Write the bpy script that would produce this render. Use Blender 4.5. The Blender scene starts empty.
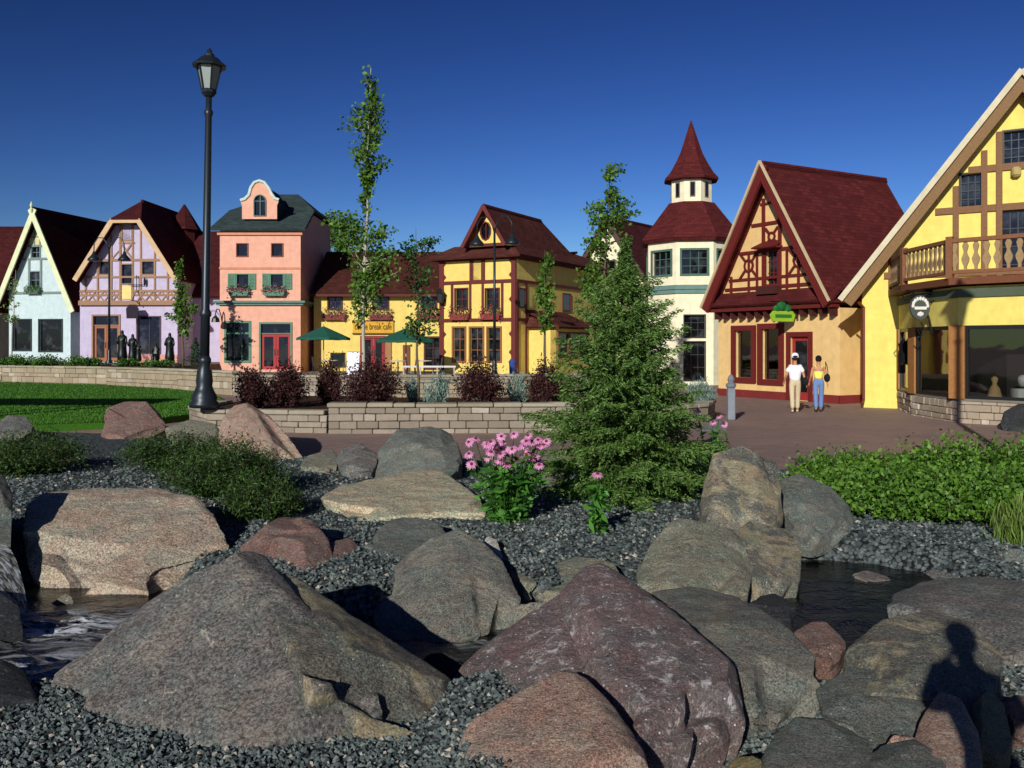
import bpy, bmesh, math, random
import numpy as np
from mathutils import Vector, Matrix, noise
from mathutils.geometry import tessellate_polygon
random.seed(7); np.random.seed(7)
R = math.radians
SC = bpy.context.scene
COL = SC.collection
F, H = 900.0, 2.0
SUN_AZ, SUN_EL = 20.0, 21.0

def W(px, py, Y):
    return Vector(((px-512)/F*Y, Y, H-(py-345)*Y/F))

# ------------------------------------------------------------------ materials
def rgb(h):
    v = [int(h[i:i+2], 16)/255 for i in (0, 2, 4)]
    return [((c+.055)/1.055)**2.4 if c > .04 else c/12.92 for c in v]
class NT:
    def __init__(s, name):
        s.m = bpy.data.materials.new(name); s.m.use_nodes = True
        s.t = s.m.node_tree; s.n = s.t.nodes; s.n.clear()
        s.out = s.n.new('ShaderNodeOutputMaterial')
    def new(s, t, **k):
        n = s.n.new(t)
        for a, b in k.items():
            if a.startswith('i_'):
                n.inputs[a[2:].replace('_', ' ')].default_value = b
            else: setattr(n, a, b)
        return n
    def l(s, a, b): s.t.links.new(a, b)
    def coords(s, kind='Object', rnd=False):
        tc = s.new('ShaderNodeTexCoord'); o = tc.outputs[kind]
        if rnd:
            oi = s.new('ShaderNodeObjectInfo')
            ml = s.new('ShaderNodeMath', operation='MULTIPLY'); ml.inputs[1].default_value = 37
            s.l(oi.outputs['Random'], ml.inputs[0])
            va = s.new('ShaderNodeVectorMath', operation='ADD'); s.l(o, va.inputs[0]); s.l(ml.outputs[0], va.inputs[1]); o = va.outputs[0]
        return o
    def noise(s, v, scale, detail=6, rough=.6, dist=0):
        n = s.new('ShaderNodeTexNoise', i_Scale=scale, i_Detail=detail, i_Roughness=rough, i_Distortion=dist)
        s.l(v, n.inputs['Vector']); return n.outputs['Fac']
    def ramp(s, f, a, b, ca=(0,0,0,1), cb=(1,1,1,1)):
        r = s.new('ShaderNodeValToRGB'); e = r.color_ramp.elements
        e[0].position = a; e[1].position = b; e[0].color = ca; e[1].color = cb
        s.l(f, r.inputs[0]); return r.outputs[0]
    def mix(s, f, a, b, mode='MIX'):
        m = s.new('ShaderNodeMix', data_type='RGBA', blend_type=mode)
        for sock, v in ((m.inputs['Factor'], f), (m.inputs[6], a), (m.inputs[7], b)):
            if isinstance(v, (int, float)): sock.default_value = v
            elif isinstance(v, (list, tuple)): sock.default_value = (*v[:3], 1)
            else: s.l(v, sock)
        return m.outputs[2]
    def math(s, op, a, b):
        m = s.new('ShaderNodeMath', operation=op)
        for i, v in enumerate((a, b)):
            if isinstance(v, (int, float)): m.inputs[i].default_value = v
            else: s.l(v, m.inputs[i])
        return m.outputs[0]
    def pbr(s, col, rough=.8, bump=None, bs=.3, bd=.02, metal=0, spec=.3, **k):
        p = s.new('ShaderNodeBsdfPrincipled')
        if isinstance(col, (list, tuple)): p.inputs['Base Color'].default_value = (*col[:3], 1)
        else: s.l(col, p.inputs['Base Color'])
        if isinstance(rough, (int, float)): p.inputs['Roughness'].default_value = rough
        else: s.l(rough, p.inputs['Roughness'])
        p.inputs['Metallic'].default_value = metal
        p.inputs['Specular IOR Level'].default_value = spec
        if bump is not None:
            b = s.new('ShaderNodeBump'); b.inputs['Strength'].default_value = bs; b.inputs['Distance'].default_value = bd
            s.l(bump, b.inputs['Height']); s.l(b.outputs[0], p.inputs['Normal'])
        s.l(p.outputs[0], s.out.inputs[0]); return p
def tint(s):
    a = s.new('ShaderNodeAttribute'); a.attribute_name = 'tint'; return a.outputs['Fac']

_mc = {}
def cached(fn):
    def g(*a):
        k = (fn.__name__,)+tuple(str(x) for x in a)
        if k not in _mc: _mc[k] = fn(*a)
        return _mc[k]
    return g
@cached
def paint(hexc, var=.17, rough=.85, bump=.4, scale=3.0, bd=.01):
    s = NT('painted_'+hexc); c = rgb(hexc); v = s.coords()
    n = s.noise(v, scale, 8, .65); n2 = s.noise(v, 45, 3)
    st = s.new('ShaderNodeMapping'); st.inputs['Scale'].default_value = (3, 3, .35); s.l(v, st.inputs[0])
    n3 = s.noise(st.outputs[0], 1.3, 5)
    a = s.mix(s.ramp(n, .3, .72), [x*(1-var) for x in c], [min(1, x*(1+var*.4)) for x in c])
    a = s.mix(s.math('MULTIPLY', s.ramp(n3, .48, .8), var*1.6), a, [x*.55 for x in c])
    s.pbr(a, rough, n2, bump, bd); return s.m
@cached
def wood(hexc, rough=.7):
    s = NT('timber_'+hexc); c = rgb(hexc); v = s.coords()
    st = s.new('ShaderNodeMapping'); st.inputs['Scale'].default_value = (9, 9, 9); s.l(v, st.inputs[0])
    n = s.noise(st.outputs[0], 1.6, 6, .7, .5)
    s.pbr(s.mix(s.ramp(n, .3, .75), [x*.72 for x in c], [x*1.1 for x in c]), rough, n, .3, .01); return s.m
@cached
def shingle(hexc, row=.2):
    s = NT('shingles_'+hexc); c = rgb(hexc)
    v = s.coords('UV')
    br = s.new('ShaderNodeTexBrick'); br.offset = .5
    br.inputs['Scale'].default_value = 1; br.inputs['Mortar Size'].default_value = .012; br.inputs['Mortar Smooth'].default_value = .3
    br.inputs['Brick Width'].default_value = .33; br.inputs['Row Height'].default_value = row; br.inputs['Bias'].default_value = 0
    br.inputs['Color1'].default_value = (*[x*.55 for x in c], 1); br.inputs['Color2'].default_value = (*[x*1.5 for x in c], 1)
    br.inputs['Mortar'].default_value = (*[x*.25 for x in c], 1)
    s.l(v, br.inputs[0])
    n = s.noise(v, .6, 5); n2 = s.noise(v, 18, 4)
    a = s.mix(.3, br.outputs[0], s.mix(n2, [x*.55 for x in c], [x*1.5 for x in c]))
    a = s.mix(s.ramp(n, .35, .75), a, [x*.7 for x in c])
    s.pbr(a, .95, br.outputs['Fac'], -.5, .02, spec=.1); return s.m
@cached
def metal(hexc, rough=.45, m=.3):
    s = NT('metal_'+hexc); c = rgb(hexc); n = s.noise(s.coords(), 14, 4)
    s.pbr(s.mix(n, [x*.7 for x in c], [x*1.2 for x in c]), rough, n, .1, .005, m, .5); return s.m
@cached
def darkglass(hexc='0d1014'):
    s = NT('window_glass'); v = s.coords('Object', True); n = s.noise(v, 1.5, 3)
    c = rgb(hexc)
    br = s.mix(s.ramp(n, .5, .66), c, [x*5+.02 for x in c])
    s.pbr(br, .06, s.noise(v, .9, 2), .15, .02, spec=.6); return s.m
@cached
def clearglass():
    s = NT('shop_glass'); t = s.new('ShaderNodeBsdfTransparent'); t.inputs[0].default_value = (.62, .66, .66, 1)
    g = s.new('ShaderNodeBsdfGlossy'); g.inputs['Roughness'].default_value = .02
    b = s.new('ShaderNodeBump'); b.inputs['Strength'].default_value = .1; b.inputs['Distance'].default_value = .02
    s.l(s.noise(s.coords(), 1.1, 2), b.inputs['Height']); s.l(b.outputs[0], g.inputs['Normal'])
    fr = s.new('ShaderNodeFresnel'); fr.inputs[0].default_value = 1.5
    m = s.new('ShaderNodeMixShader'); s.l(s.math('ADD', fr.outputs[0], .12), m.inputs[0])
    s.l(t.outputs[0], m.inputs[1]); s.l(g.outputs[0], m.inputs[2]); s.l(m.outputs[0], s.out.inputs[0]); return s.m
@cached
def leafm(hexa, hexb, trans=.25, rough=.55):
    s = NT('leaves_'+hexa); a, b = rgb(hexa), rgb(hexb)
    c = s.mix(tint(s), a, b)
    p = s.pbr(c, rough, spec=.35)
    t = s.new('ShaderNodeBsdfTranslucent'); s.l(s.mix(1.0, c, [1.3, 1.4, .5], 'MULTIPLY'), t.inputs[0])
    m = s.new('ShaderNodeMixShader'); m.inputs[0].default_value = trans
    s.l(p.outputs[0], m.inputs[1]); s.l(t.outputs[0], m.inputs[2]); s.l(m.outputs[0], s.out.inputs[0]); return s.m
@cached
def stonem(hexa, hexb, hexc, sc=6.0):
    s = NT('stone_'+hexa); a, b, c = rgb(hexa), rgb(hexb), rgb(hexc); v = s.coords()
    t = tint(s); n = s.noise(v, sc, 8, .7); n2 = s.noise(v, sc*8, 5, .7)
    x = s.mix(s.ramp(t, .2, .6), a, b); x = s.mix(s.ramp(t, .75, .95), x, c)
    x = s.mix(s.math('MULTIPLY', n, .9), x, [q*.35 for q in b], 'MIX')
    x = s.mix(.35, x, s.mix(n2, [q*.5 for q in a], [min(1, q*1.5) for q in a]))
    s.pbr(x, .9, n2, .6, .02, spec=.2); return s.m
@cached
def rockm(name, ca, cb, cspeck, cpatch, speck, patch, vein, sc=2.0):
    """natural rock: two base tones, mineral speckle, larger stain patches, pale veins"""
    s = NT('rock_'+name); A, B_, S, P = rgb(ca), rgb(cb), rgb(cspeck), rgb(cpatch); v = s.coords('Object', True)
    st = s.new('ShaderNodeMapping'); st.inputs['Rotation'].default_value = (.5, .7, .3); st.inputs['Scale'].default_value = (1, 1.1, 1.45); s.l(v, st.inputs[0]); w = st.outputs[0]
    n1 = s.noise(w, sc, 9, .68, .6); n2 = s.noise(w, sc*5, 9, .75, .3); n3 = s.noise(v, sc*26, 5, .7); n4 = s.noise(v, sc*1.3, 7, .7, 1.2)
    x = s.mix(s.ramp(n1, .38, .62), A, B_)
    x = s.mix(s.ramp(n2, .3, .75), x, s.mix(.35, x, [q*.4 for q in A]), 'MIX')
    x = s.mix(s.math('MULTIPLY', s.ramp(n4, .49, .55), patch), x, s.mix(n2, [q*.75 for q in P], P))
    x = s.mix(s.math('MULTIPLY', s.math('MULTIPLY', s.ramp(n3, .56, .66), s.ramp(n1, .4, .6)), speck), x, S)
    vn = s.noise(w, sc*1.1, 4, .5, 1.6)
    vv = s.math('ABSOLUTE', s.math('SUBTRACT', vn, .5), 0)
    x = s.mix(s.math('MULTIPLY', s.math('MULTIPLY', s.ramp(vv, 0, .008, (1,1,1,1), (0,0,0,1)), s.ramp(n2, .5, .62)), vein), x, [min(1, q*1.4) for q in S])
    g = s.noise(v, sc*60, 4, .85)
    x = s.mix(.55, x, s.mix(s.ramp(g, .42, .58), [q*.3 for q in A], [min(1, q*2.3) for q in B_]))
    hn = s.noise(v, sc*3.3, 5, .7, .5)
    x = s.mix(s.ramp(hn, .4, .6), s.mix(1.0, x, [1.07, .98, .92], 'MULTIPLY'), s.mix(1.0, x, [.88, 1.0, .98], 'MULTIPLY'))
    vs_ = s.new('ShaderNodeTexVoronoi'); vs_.inputs['Scale'].default_value = 62; s.l(v, vs_.inputs[0])
    sc_ = s.new('ShaderNodeSeparateColor'); s.l(vs_.outputs['Color'], sc_.inputs[0])
    x = s.mix(s.math('MULTIPLY', s.math('MULTIPLY', s.ramp(sc_.outputs[0], .955, .965), s.ramp(hn, .35, .6)), s.ramp(vs_.outputs['Distance'], .2, .45, (1,1,1,1), (0,0,0,1))), x, [min(1, q*1.3) for q in S])
    n6 = s.noise(w, sc*2.6, 8, .75, .9)
    x = s.mix(s.ramp(n6, .44, .56), s.mix(.0, x, x), s.mix(1.0, x, [1.22, 1.22, 1.2], 'MULTIPLY'))
    bl = s.noise(v, sc*7, 8, .82, .4)
    x = s.mix(s.math('MULTIPLY', s.math('MULTIPLY', s.ramp(bl, .54, .6), s.ramp(n4, .42, .56)), speck), x, s.mix(g, [q*.6 for q in S], S))
    n7 = s.noise(v, sc*13, 6, .8)
    x = s.mix(s.math('MULTIPLY', s.ramp(n7, .56, .68), .7), x, [q*.28 for q in A])
    cr = s.new('ShaderNodeTexVoronoi', feature='DISTANCE_TO_EDGE'); cr.inputs['Scale'].default_value = sc*1.6
    dv = s.new('ShaderNodeVectorMath', operation='ADD'); nn = s.new('ShaderNodeTexNoise', i_Scale=sc*3.0, i_Detail=6.0)
    s.l(v, nn.inputs[0]); s.l(w, dv.inputs[0]); s.l(nn.outputs['Color'], dv.inputs[1]); s.l(dv.outputs[0], cr.inputs[0])
    crack = s.ramp(cr.outputs['Distance'], 0, .03)
    x = s.mix(s.math('MULTIPLY', s.math('MULTIPLY', s.math('SUBTRACT', 1, crack), s.ramp(n4, .5, .62)), .5), x, [q*.25 for q in A])
    hgt = s.math('ADD', s.math('ADD', s.math('MULTIPLY', n2, 1.0), s.math('ADD', s.math('MULTIPLY', n3, .35), s.math('ADD', s.math('MULTIPLY', n6, .8), s.math('MULTIPLY', n7, -.5)))), s.math('ADD', s.math('MULTIPLY', s.mix(s.ramp(n4, .5, .6), 1.0, crack) if False else crack, .06), s.math('MULTIPLY', g, .16)))
    s.pbr(x, s.ramp(n2, .2, .8, (.6,.6,.6,1), (.9,.9,.9,1)), hgt, .95, .045, spec=.35); return s.m

# ------------------------------------------------------------------ mesh builder
def link(o, parent=None):
    COL.objects.link(o)
    if parent: o.parent = parent
    return o
def tag(o, label=None, cat=None, group=None, kind=None):
    if label: o['label'] = label
    if cat: o['category'] = cat
    if group: o['group'] = group
    if kind: o['kind'] = kind
    return o
def empty(name, loc, label, cat, group=None, rz=0):
    o = bpy.data.objects.new(name, None); o.location = loc; o.rotation_euler = (0, 0, rz); o.empty_display_size = .2
    link(o); return tag(o, label, cat, group)
class MB:
    def __init__(s):
        s.bm = bmesh.new(); s.tl = s.bm.faces.layers.float.new('tint')
    def fac(s, vs, t=None):
        try: f = s.bm.faces.new(vs)
        except ValueError: return None
        f[s.tl] = random.random() if t is None else t
        return f
    def poly(s, pts, t=None):
        return s.fac([s.bm.verts.new(p) for p in pts], t)
    def box(s, x0, x1, y0, y1, z0, z1, M=None, t=None, jit=0, ch=0):
        t = random.random() if t is None else t
        if ch:
            c = min(ch, (x1-x0)*.3, (y1-y0)*.3, (z1-z0)*.3)
            b = MB()
            b.box(x0, x1, y0, y1, z0, z1, None, t, jit)
            bmesh.ops.bevel(b.bm, geom=b.bm.edges[:], offset=c, segments=1, affect='EDGES')
            s.merge(b, M, t); return
        P = [Vector((x, y, z)) for z in (z0, z1) for y in (y0, y1) for x in (x0, x1)]
        if jit: P = [p+Vector([random.uniform(-jit, jit) for _ in range(3)]) for p in P]
        if M is not None: P = [M @ p for p in P]
        v = [s.bm.verts.new(p) for p in P]
        for q in ((0,2,3,1), (4,5,7,6), (0,1,5,4), (2,6,7,3), (0,4,6,2), (1,3,7,5)): s.fac([v[i] for i in q], t)
    def merge(s, o, M=None, t=None):
        mp = {}
        for v in o.bm.verts: mp[v] = s.bm.verts.new((M @ v.co) if M is not None else v.co)
        for f in o.bm.faces: s.fac([mp[v] for v in f.verts], f[o.tl] if t is None else t)
        o.bm.free()
    def slab(s, pts, th):
        pts = [Vector(p) for p in pts]
        n = Vector((0,0,0))
        for i in range(len(pts)): n += pts[i].cross(pts[(i+1) % len(pts)])
        n.normalize()
        if n.z < 0: pts.reverse(); n = -n
        a = [s.bm.verts.new(p) for p in pts]; b = [s.bm.verts.new(p-n*th) for p in pts]
        s.fac(a); s.fac(b[::-1]); k = len(pts)
        for i in range(k): s.fac([a[i], b[i], b[(i+1) % k], a[(i+1) % k]])
    def prism(s, poly, y0, y1, t=None):
        """poly in (x,z), extruded along y"""
        ar = sum(poly[i][0]*poly[(i+1) % len(poly)][1]-poly[(i+1) % len(poly)][0]*poly[i][1] for i in range(len(poly)))
        if ar < 0: poly = poly[::-1]
        a = [s.bm.verts.new((x, y0, z)) for x, z in poly]; b = [s.bm.verts.new((x, y1, z)) for x, z in poly]
        k = len(poly); s.fac(a, t); s.fac(b[::-1], t)
        for i in range(k): s.fac([a[(i+1) % k], a[i], b[i], b[(i+1) % k]], t)
    def wallface(s, outer, holes=(), y=0, depth=.18):
        loops = [[Vector((x, z, 0)) for x, z in outer]]+[[Vector((x, z, 0)) for x, z in h] for h in holes]
        flat = [v for l in loops for v in l]
        vs = [s.bm.verts.new((v.x, y, v.y)) for v in flat]
        for tri in tessellate_polygon(loops):
            a, b, c = [flat[i] for i in tri]
            cr = (b-a).cross(c-a).z
            s.fac([vs[i] for i in (tri if cr > 0 else tri[::-1])], .5)
        k = len(outer)
        for h in holes:
            ids = vs[k:k+len(h)]; k += len(h)
            ar = sum(h[i][0]*h[(i+1) % len(h)][1]-h[(i+1) % len(h)][0]*h[i][1] for i in range(len(h)))
            if ar < 0: ids = ids[::-1]
            bk = [s.bm.verts.new(v.co+Vector((0, depth, 0))) for v in ids]
            for i in range(len(ids)):
                j = (i+1) % len(ids)
                s.fac([ids[i], ids[j], bk[j], bk[i]], .5)
    def beam(s, a, b, w, y0=-.05, y1=.02, t=None):
        """timber in the facade plane from (x,z) a to b"""
        a = Vector((a[0], 0, a[1])); b = Vector((b[0], 0, b[1])); d = (b-a); L = d.length; d.normalize()
        s.k = (getattr(s, 'k', 0)+1) % 9
        y0 = y0-.003*s.k
        n = Vector((0, 1, 0)).cross(d)
        M = Matrix((( d.x, 0, n.x, a.x), (0, 1, 0, 0), (d.z, 0, n.z, a.z), (0, 0, 0, 1)))
        s.box(0, L, y0, y1, -w/2, w/2, M, t)
    def tube(s, pts, rad, n=8, t=None, cap=True):
        pts = [Vector(p) for p in pts]
        if isinstance(rad, (int, float)): rad = [rad]*len(pts)
        t = random.random() if t is None else t
        rings = []; up = None
        for i, p in enumerate(pts):
            d = (pts[min(i+1, len(pts)-1)]-pts[max(i-1, 0)]).normalized()
            if up is None: up = d.orthogonal().normalized()
            else:
                up = up-d*up.dot(d)
                up = up.normalized() if up.length > 1e-5 else d.orthogonal().normalized()
            sd = d.cross(up)
            rings.append([s.bm.verts.new(p+(up*math.cos(2*math.pi*k/n)+sd*math.sin(2*math.pi*k/n))*rad[i]) for k in range(n)])
        for i in range(len(rings)-1):
            for k in range(n): s.fac([rings[i][k], rings[i][(k+1) % n], rings[i+1][(k+1) % n], rings[i+1][k]], t)
        if cap: s.fac(rings[0][::-1], t); s.fac(rings[-1], t)
    def lathe(s, prof, n=16, c=(0,0,0), rot=0, t=None):
        """prof [(r,z)...] bottom to top"""
        c = Vector(c); rings = []; t = random.random() if t is None else t
        for r, z in prof:
            rings.append([s.bm.verts.new(c+Vector((max(r, 1e-4)*math.cos(rot+2*math.pi*k/n), max(r, 1e-4)*math.sin(rot+2*math.pi*k/n), z))) for k in range(n)])
        for i in range(len(rings)-1):
            for k in range(n): s.fac([rings[i][k], rings[i][(k+1) % n], rings[i+1][(k+1) % n], rings[i+1][k]], t)
        s.fac(rings[0][::-1], t); s.fac(rings[-1], t)
    def ball(s, c, r, sub=2, jit=0, t=None):
        t = random.random() if t is None else t
        M = Matrix.Translation(c) @ Matrix.Diagonal((r[0], r[1], r[2], 1) if hasattr(r, '__len__') else (r, r, r, 1))
        b = MB(); bmesh.ops.create_icosphere(b.bm, subdivisions=sub, radius=1)
        if jit:
            for v in b.bm.verts: v.co *= 1+random.uniform(-jit, jit)
        s.merge(b, M, t)
    def build(s, name, mat, parent=None, smooth=False, loc=None):
        bm = s.bm
        uv = bm.loops.layers.uv.new('UVMap')
        Z = Vector((0, 0, 1))
        for f in bm.faces:
            f.normal_update(); n = f.normal
            t = Z.cross(n)
            t = Vector((1, 0, 0)) if t.length < .05 else t.normalized()
            b = n.cross(t)
            for l in f.loops: l[uv].uv = (l.vert.co.dot(t), l.vert.co.dot(b))
            f.smooth = smooth
        me = bpy.data.meshes.new(name); bm.to_mesh(me); bm.free()
        me.materials.append(mat)
        o = bpy.data.objects.new(name, me)
        if loc is not None: o.location = loc
        return link(o, parent)
def quads(name, V, mat, parent=None, tints=None, loc=None):
    """V: (n,k,3) array of k-gons as one mesh"""
    V = np.asarray(V, dtype=np.float32); n, k = V.shape[:2]
    me = bpy.data.meshes.new(name)
    me.vertices.add(n*k); me.vertices.foreach_set('co', V.ravel())
    me.loops.add(n*k); me.loops.foreach_set('vertex_index', np.arange(n*k, dtype=np.int32))
    me.polygons.add(n); me.polygons.foreach_set('loop_start', np.arange(0, n*k, k, dtype=np.int32))
    me.polygons.foreach_set('loop_total', np.full(n, k, dtype=np.int32))
    me.update(calc_edges=True)
    at = me.attributes.new('tint', 'FLOAT', 'FACE')
    at.data.foreach_set('value', (np.random.rand(n) if tints is None else tints).astype(np.float32))
    me.materials.append(mat)
    o = bpy.data.objects.new(name, me)
    if loc is not None: o.location = loc
    return link(o, parent)
def rdir(n):
    v = np.random.normal(size=(n, 3)); return v/np.linalg.norm(v, axis=1, keepdims=True)
def leafquads(C, size, aspect=.5, up=.0, d=None):
    """rhombic leaves centred on C"""
    n = len(C); size = np.asarray(size)*np.random.uniform(.5, 1.45, n)
    a = rdir(n) if d is None else d
    a[:, 2] += up; a /= np.linalg.norm(a, axis=1, keepdims=True)+1e-9
    b = np.cross(a, rdir(n)); b /= np.linalg.norm(b, axis=1, keepdims=True)+1e-9
    a = a*(size/2)[:, None]; b = b*(size*aspect/2)[:, None]
    nn = np.cross(a, b); nn /= np.linalg.norm(nn, axis=1, keepdims=True)+1e-9
    k = (size*.12)[:, None]*nn
    return np.stack([C-a, C+b+k, C+a, C-b+k], 1)
def evalmesh(ob):
    dg = bpy.context.evaluated_depsgraph_get(); dg.update()
    return bpy.data.meshes.new_from_object(ob.evaluated_get(dg))

# ------------------------------------------------------------------ camera, light, sky
cd = bpy.data.cameras.new('camera'); cam = bpy.data.objects.new('camera', cd); link(cam)
cam.location = (0, 0, H); cam.rotation_euler = (R(90), 0, 0)
cd.sensor_width = 36; cd.lens = F/1024*36; cd.shift_y = -39/1024; cd.clip_end = 4000; cd.clip_start = .05
SC.camera = cam
w = bpy.data.worlds.new('World'); SC.world = w; w.use_nodes = True
nt = w.node_tree; bg = nt.nodes['Background']
sk = nt.nodes.new('ShaderNodeTexSky'); sk.sky_type = 'NISHITA'; sk.sun_disc = False
sk.sun_elevation = R(SUN_EL); sk.sun_rotation = R(180+SUN_AZ); sk.altitude = 300
sk.air_density = 1.0; sk.dust_density = .2; sk.ozone_density = 3.0
gm = nt.nodes.new('ShaderNodeMix'); gm.data_type = 'RGBA'; gm.blend_type = 'MULTIPLY'; gm.inputs['Factor'].default_value = 1
gm.inputs[7].default_value = (.125, .113, .134, 1)
gg = nt.nodes.new('ShaderNodeGamma'); gg.inputs[1].default_value = 2.2; mn = nt.nodes.new('ShaderNodeVectorMath'); mn.operation = 'MINIMUM'; mn.inputs[1].default_value = (6.5, 7.5, 9); nt.links.new(sk.outputs[0], mn.inputs[0]); nt.links.new(mn.outputs[0], gg.inputs[0]); nt.links.new(gg.outputs[0], gm.inputs[6]); nt.links.new(gm.outputs[2], bg.inputs[0]); bg.inputs[1].default_value = .05
S = Vector((-math.sin(R(SUN_AZ))*math.cos(R(SUN_EL)), -math.cos(R(SUN_AZ))*math.cos(R(SUN_EL)), math.sin(R(SUN_EL))))
sd = bpy.data.lights.new('sun', 'SUN'); sd.energy = 4.2; sd.angle = R(.53); sd.color = (1, .955, .89)
so = bpy.data.objects.new('sun', sd); link(so); so.rotation_euler = S.to_track_quat('Z', 'Y').to_euler(); so.location = S*60
vs = SC.view_settings; vs.view_transform = 'Standard'; vs.look = 'None'; vs.exposure = 0; vs.gamma = 1

# ------------------------------------------------------------------ ground
def sm(e0, e1, x):
    t = max(0, min(1, (x-e0)/(e1-e0))); return t*t*(3-2*t)
POOLS = [(-4.2, 6.9, 2.2, 1.6), (-2.2, 6.9, 1.6, .6), (-.35, 6.7, .9, 1.25), (1.4, 7.3, 1.6, .45), (2.95, 7.9, 1.4, 1.5), (5.5, 7.6, 2, .5), (-7, 7.4, 2, .9)]
def tz(x, y):
    z = .06+.05*noise.noise(Vector((x*.7, y*.7, 3)))+.02*noise.noise(Vector((x*2.5, y*2.5, 1)))
    z += .3*sm(2.6, 1.4, y)
    z -= .24*sm(.1, .9, x)*sm(9.0, 7.6, y)*sm(2.6, 3.6, y)+.1*sm(-.1, -.6, x)*sm(8.5, 7, y)*sm(2.6, 3.4, y)
    d = 9
    for cx, cy, rx, ry in POOLS:
        d = min(d, math.hypot((x-cx)/rx, (y-cy)/ry))
    return z-(.45+z)*sm(1.12, .8, d)
def yedge(x):
    P = [(-14, 20.0), (-9, 19.8), (-7, 18.6), (-5, 16.6), (-3, 15.4), (0.5, 14.6), (3, 14.3), (5, 14), (9, 13.6), (14, 13)]
    for (a, b), (c, d) in zip(P, P[1:]):
        if x <= c: return b+(d-b)*sm(0, 1, (x-a)/(c-a))
    return P[-1][1]
def ax(*segs):
    o = []
    for a, b, n in segs: o += [a+(b-a)*i/n for i in range(n)]
    return o+[segs[-1][1]]
def gridmesh(name, xs, ys, fz, mat, keep=None, kind='structure', fy=None):
    me = bpy.data.meshes.new(name); nx, ny = len(xs), len(ys)
    V = []
    for y in ys:
        for x in xs:
            yy = fy(x, y) if fy else y
            V.append((x, yy, fz(x, yy)))
    Fc = [(j*nx+i, j*nx+i+1, (j+1)*nx+i+1, (j+1)*nx+i) for j in range(ny-1) for i in range(nx-1)]
    me.from_pydata(V, [], Fc); me.materials.append(mat)
    for p in me.polygons: p.use_smooth = True
    o = link(bpy.data.objects.new(name, me)); o['kind'] = kind; return o
def paving_mat():
    s = NT('brick_paving'); v = s.coords()
    br = s.new('ShaderNodeTexBrick'); s.l(v, br.inputs[0])
    br.inputs['Scale'].default_value = 1; br.inputs['Brick Width'].default_value = .22; br.inputs['Row Height'].default_value = .11
    br.inputs['Mortar Size'].default_value = .006; br.inputs['Mortar Smooth'].default_value = .2
    c = rgb('9a7e74'); br.inputs['Color1'].default_value = (*[x*.75 for x in c], 1); br.inputs['Color2'].default_value = (*[x*1.3 for x in c], 1)
    br.inputs['Mortar'].default_value = (*[x*.4 for x in c], 1)
    n = s.noise(v, .45, 7, .7, 1.0); n2 = s.noise(v, 9, 5)
    x = s.mix(s.ramp(n, .35, .7), br.outputs[0], rgb('84706c')); x = s.mix(s.math('MULTIPLY', n2, .5), x, rgb('8c7c72'))
    n5 = s.noise(v, .18, 4); x = s.mix(s.math('MULTIPLY', s.ramp(n5, .5, .62), .5), x, rgb('ac8c7c'))
    s.pbr(x, .75, s.math('ADD', br.outputs['Fac'], s.math('MULTIPLY', n2, .5)), .25, .01, spec=.3); return s.m
gz = lambda x, y: (-.004 if (y > 16 or y < -3 or abs(x) > 11) else min(-.004, tz(x, y)-.16))
gridmesh('ground', ax((-1500, -60, 6), (-60, -11, 8), (-11, 9, 110), (9, 60, 8), (60, 1500, 6)),
         ax((-1500, -60, 4), (-60, 0, 5), (0, 12, 66), (12, 90, 12), (90, 3000, 8)), gz, paving_mat())
def gravel_mat(under=True):
    s = NT('gravel_stones' if not under else 'gravel_bed'); v = s.coords()
    if under:
        vo = s.new('ShaderNodeTexVoronoi'); vo.inputs['Scale'].default_value = 26; s.l(v, vo.inputs[0])
        sp = s.new('ShaderNodeSeparateColor'); s.l(vo.outputs['Color'], sp.inputs[0]); t = sp.outputs[0]
        x = s.mix(t, rgb('2c3434'), rgb('66706f')); x = s.mix(s.ramp(vo.outputs['Distance'], .45, .75), x, rgb('0d1010'))
        s.pbr(x, .85, vo.outputs['Distance'], -.9, .03, spec=.3)
    else:
        t = tint(s); x = s.mix(t, rgb('323c3b'), rgb('737e7b')); x = s.mix(s.ramp(t, .93, .98), x, rgb('b0a898'))
        s.pbr(x, .7, s.noise(v, 60, 3), .3, .005, spec=.4)
    return s.m
gridmesh('gravel_bed', ax((-14, 14, 190)), ax((0, 1, 130)), tz, gravel_mat(True), fy=lambda x, t: -2+(yedge(x)+2)*t)
# loose crushed stone
N = 62000
yy = 3.6*(15.5/3.6)**np.random.rand(N*2); xx = (np.random.rand(N*2)*2-1)*(yy*.6+.8)
P, SZ = [], []
for x, y in zip(xx, yy):
    if y > yedge(x)-.1 or (y > 9.5 and random.random() < .3): continue
    z = tz(x, y)
    if z < -.26: continue
    P.append((x, y, z)); SZ.append(random.uniform(.009, .022)*(1+max(0, y-5)*.07))
    if len(P) >= N: break
P = np.array(P); SZ = np.array(SZ); n = len(P)
octv = np.array([(1,0,0), (0,1,0), (-1,0,0), (0,-1,0), (0,0,1), (0,0,-1)], float)
octf = [(0,1,4), (1,2,4), (2,3,4), (3,0,4), (1,0,5), (2,1,5), (3,2,5), (0,3,5)]
V = octv[None]*np.random.uniform(.55, 1.35, (n, 6, 1)); V += np.random.uniform(-.25, .25, V.shape)
ang = np.random.rand(n)*6.28; ca, sa = np.cos(ang), np.sin(ang)
V = np.stack([V[..., 0]*ca[:, None]-V[..., 1]*sa[:, None], V[..., 0]*sa[:, None]+V[..., 1]*ca[:, None], V[..., 2]*.7+V[..., 0]*np.random.uniform(-.5, .5, (n, 1))], -1)
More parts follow.
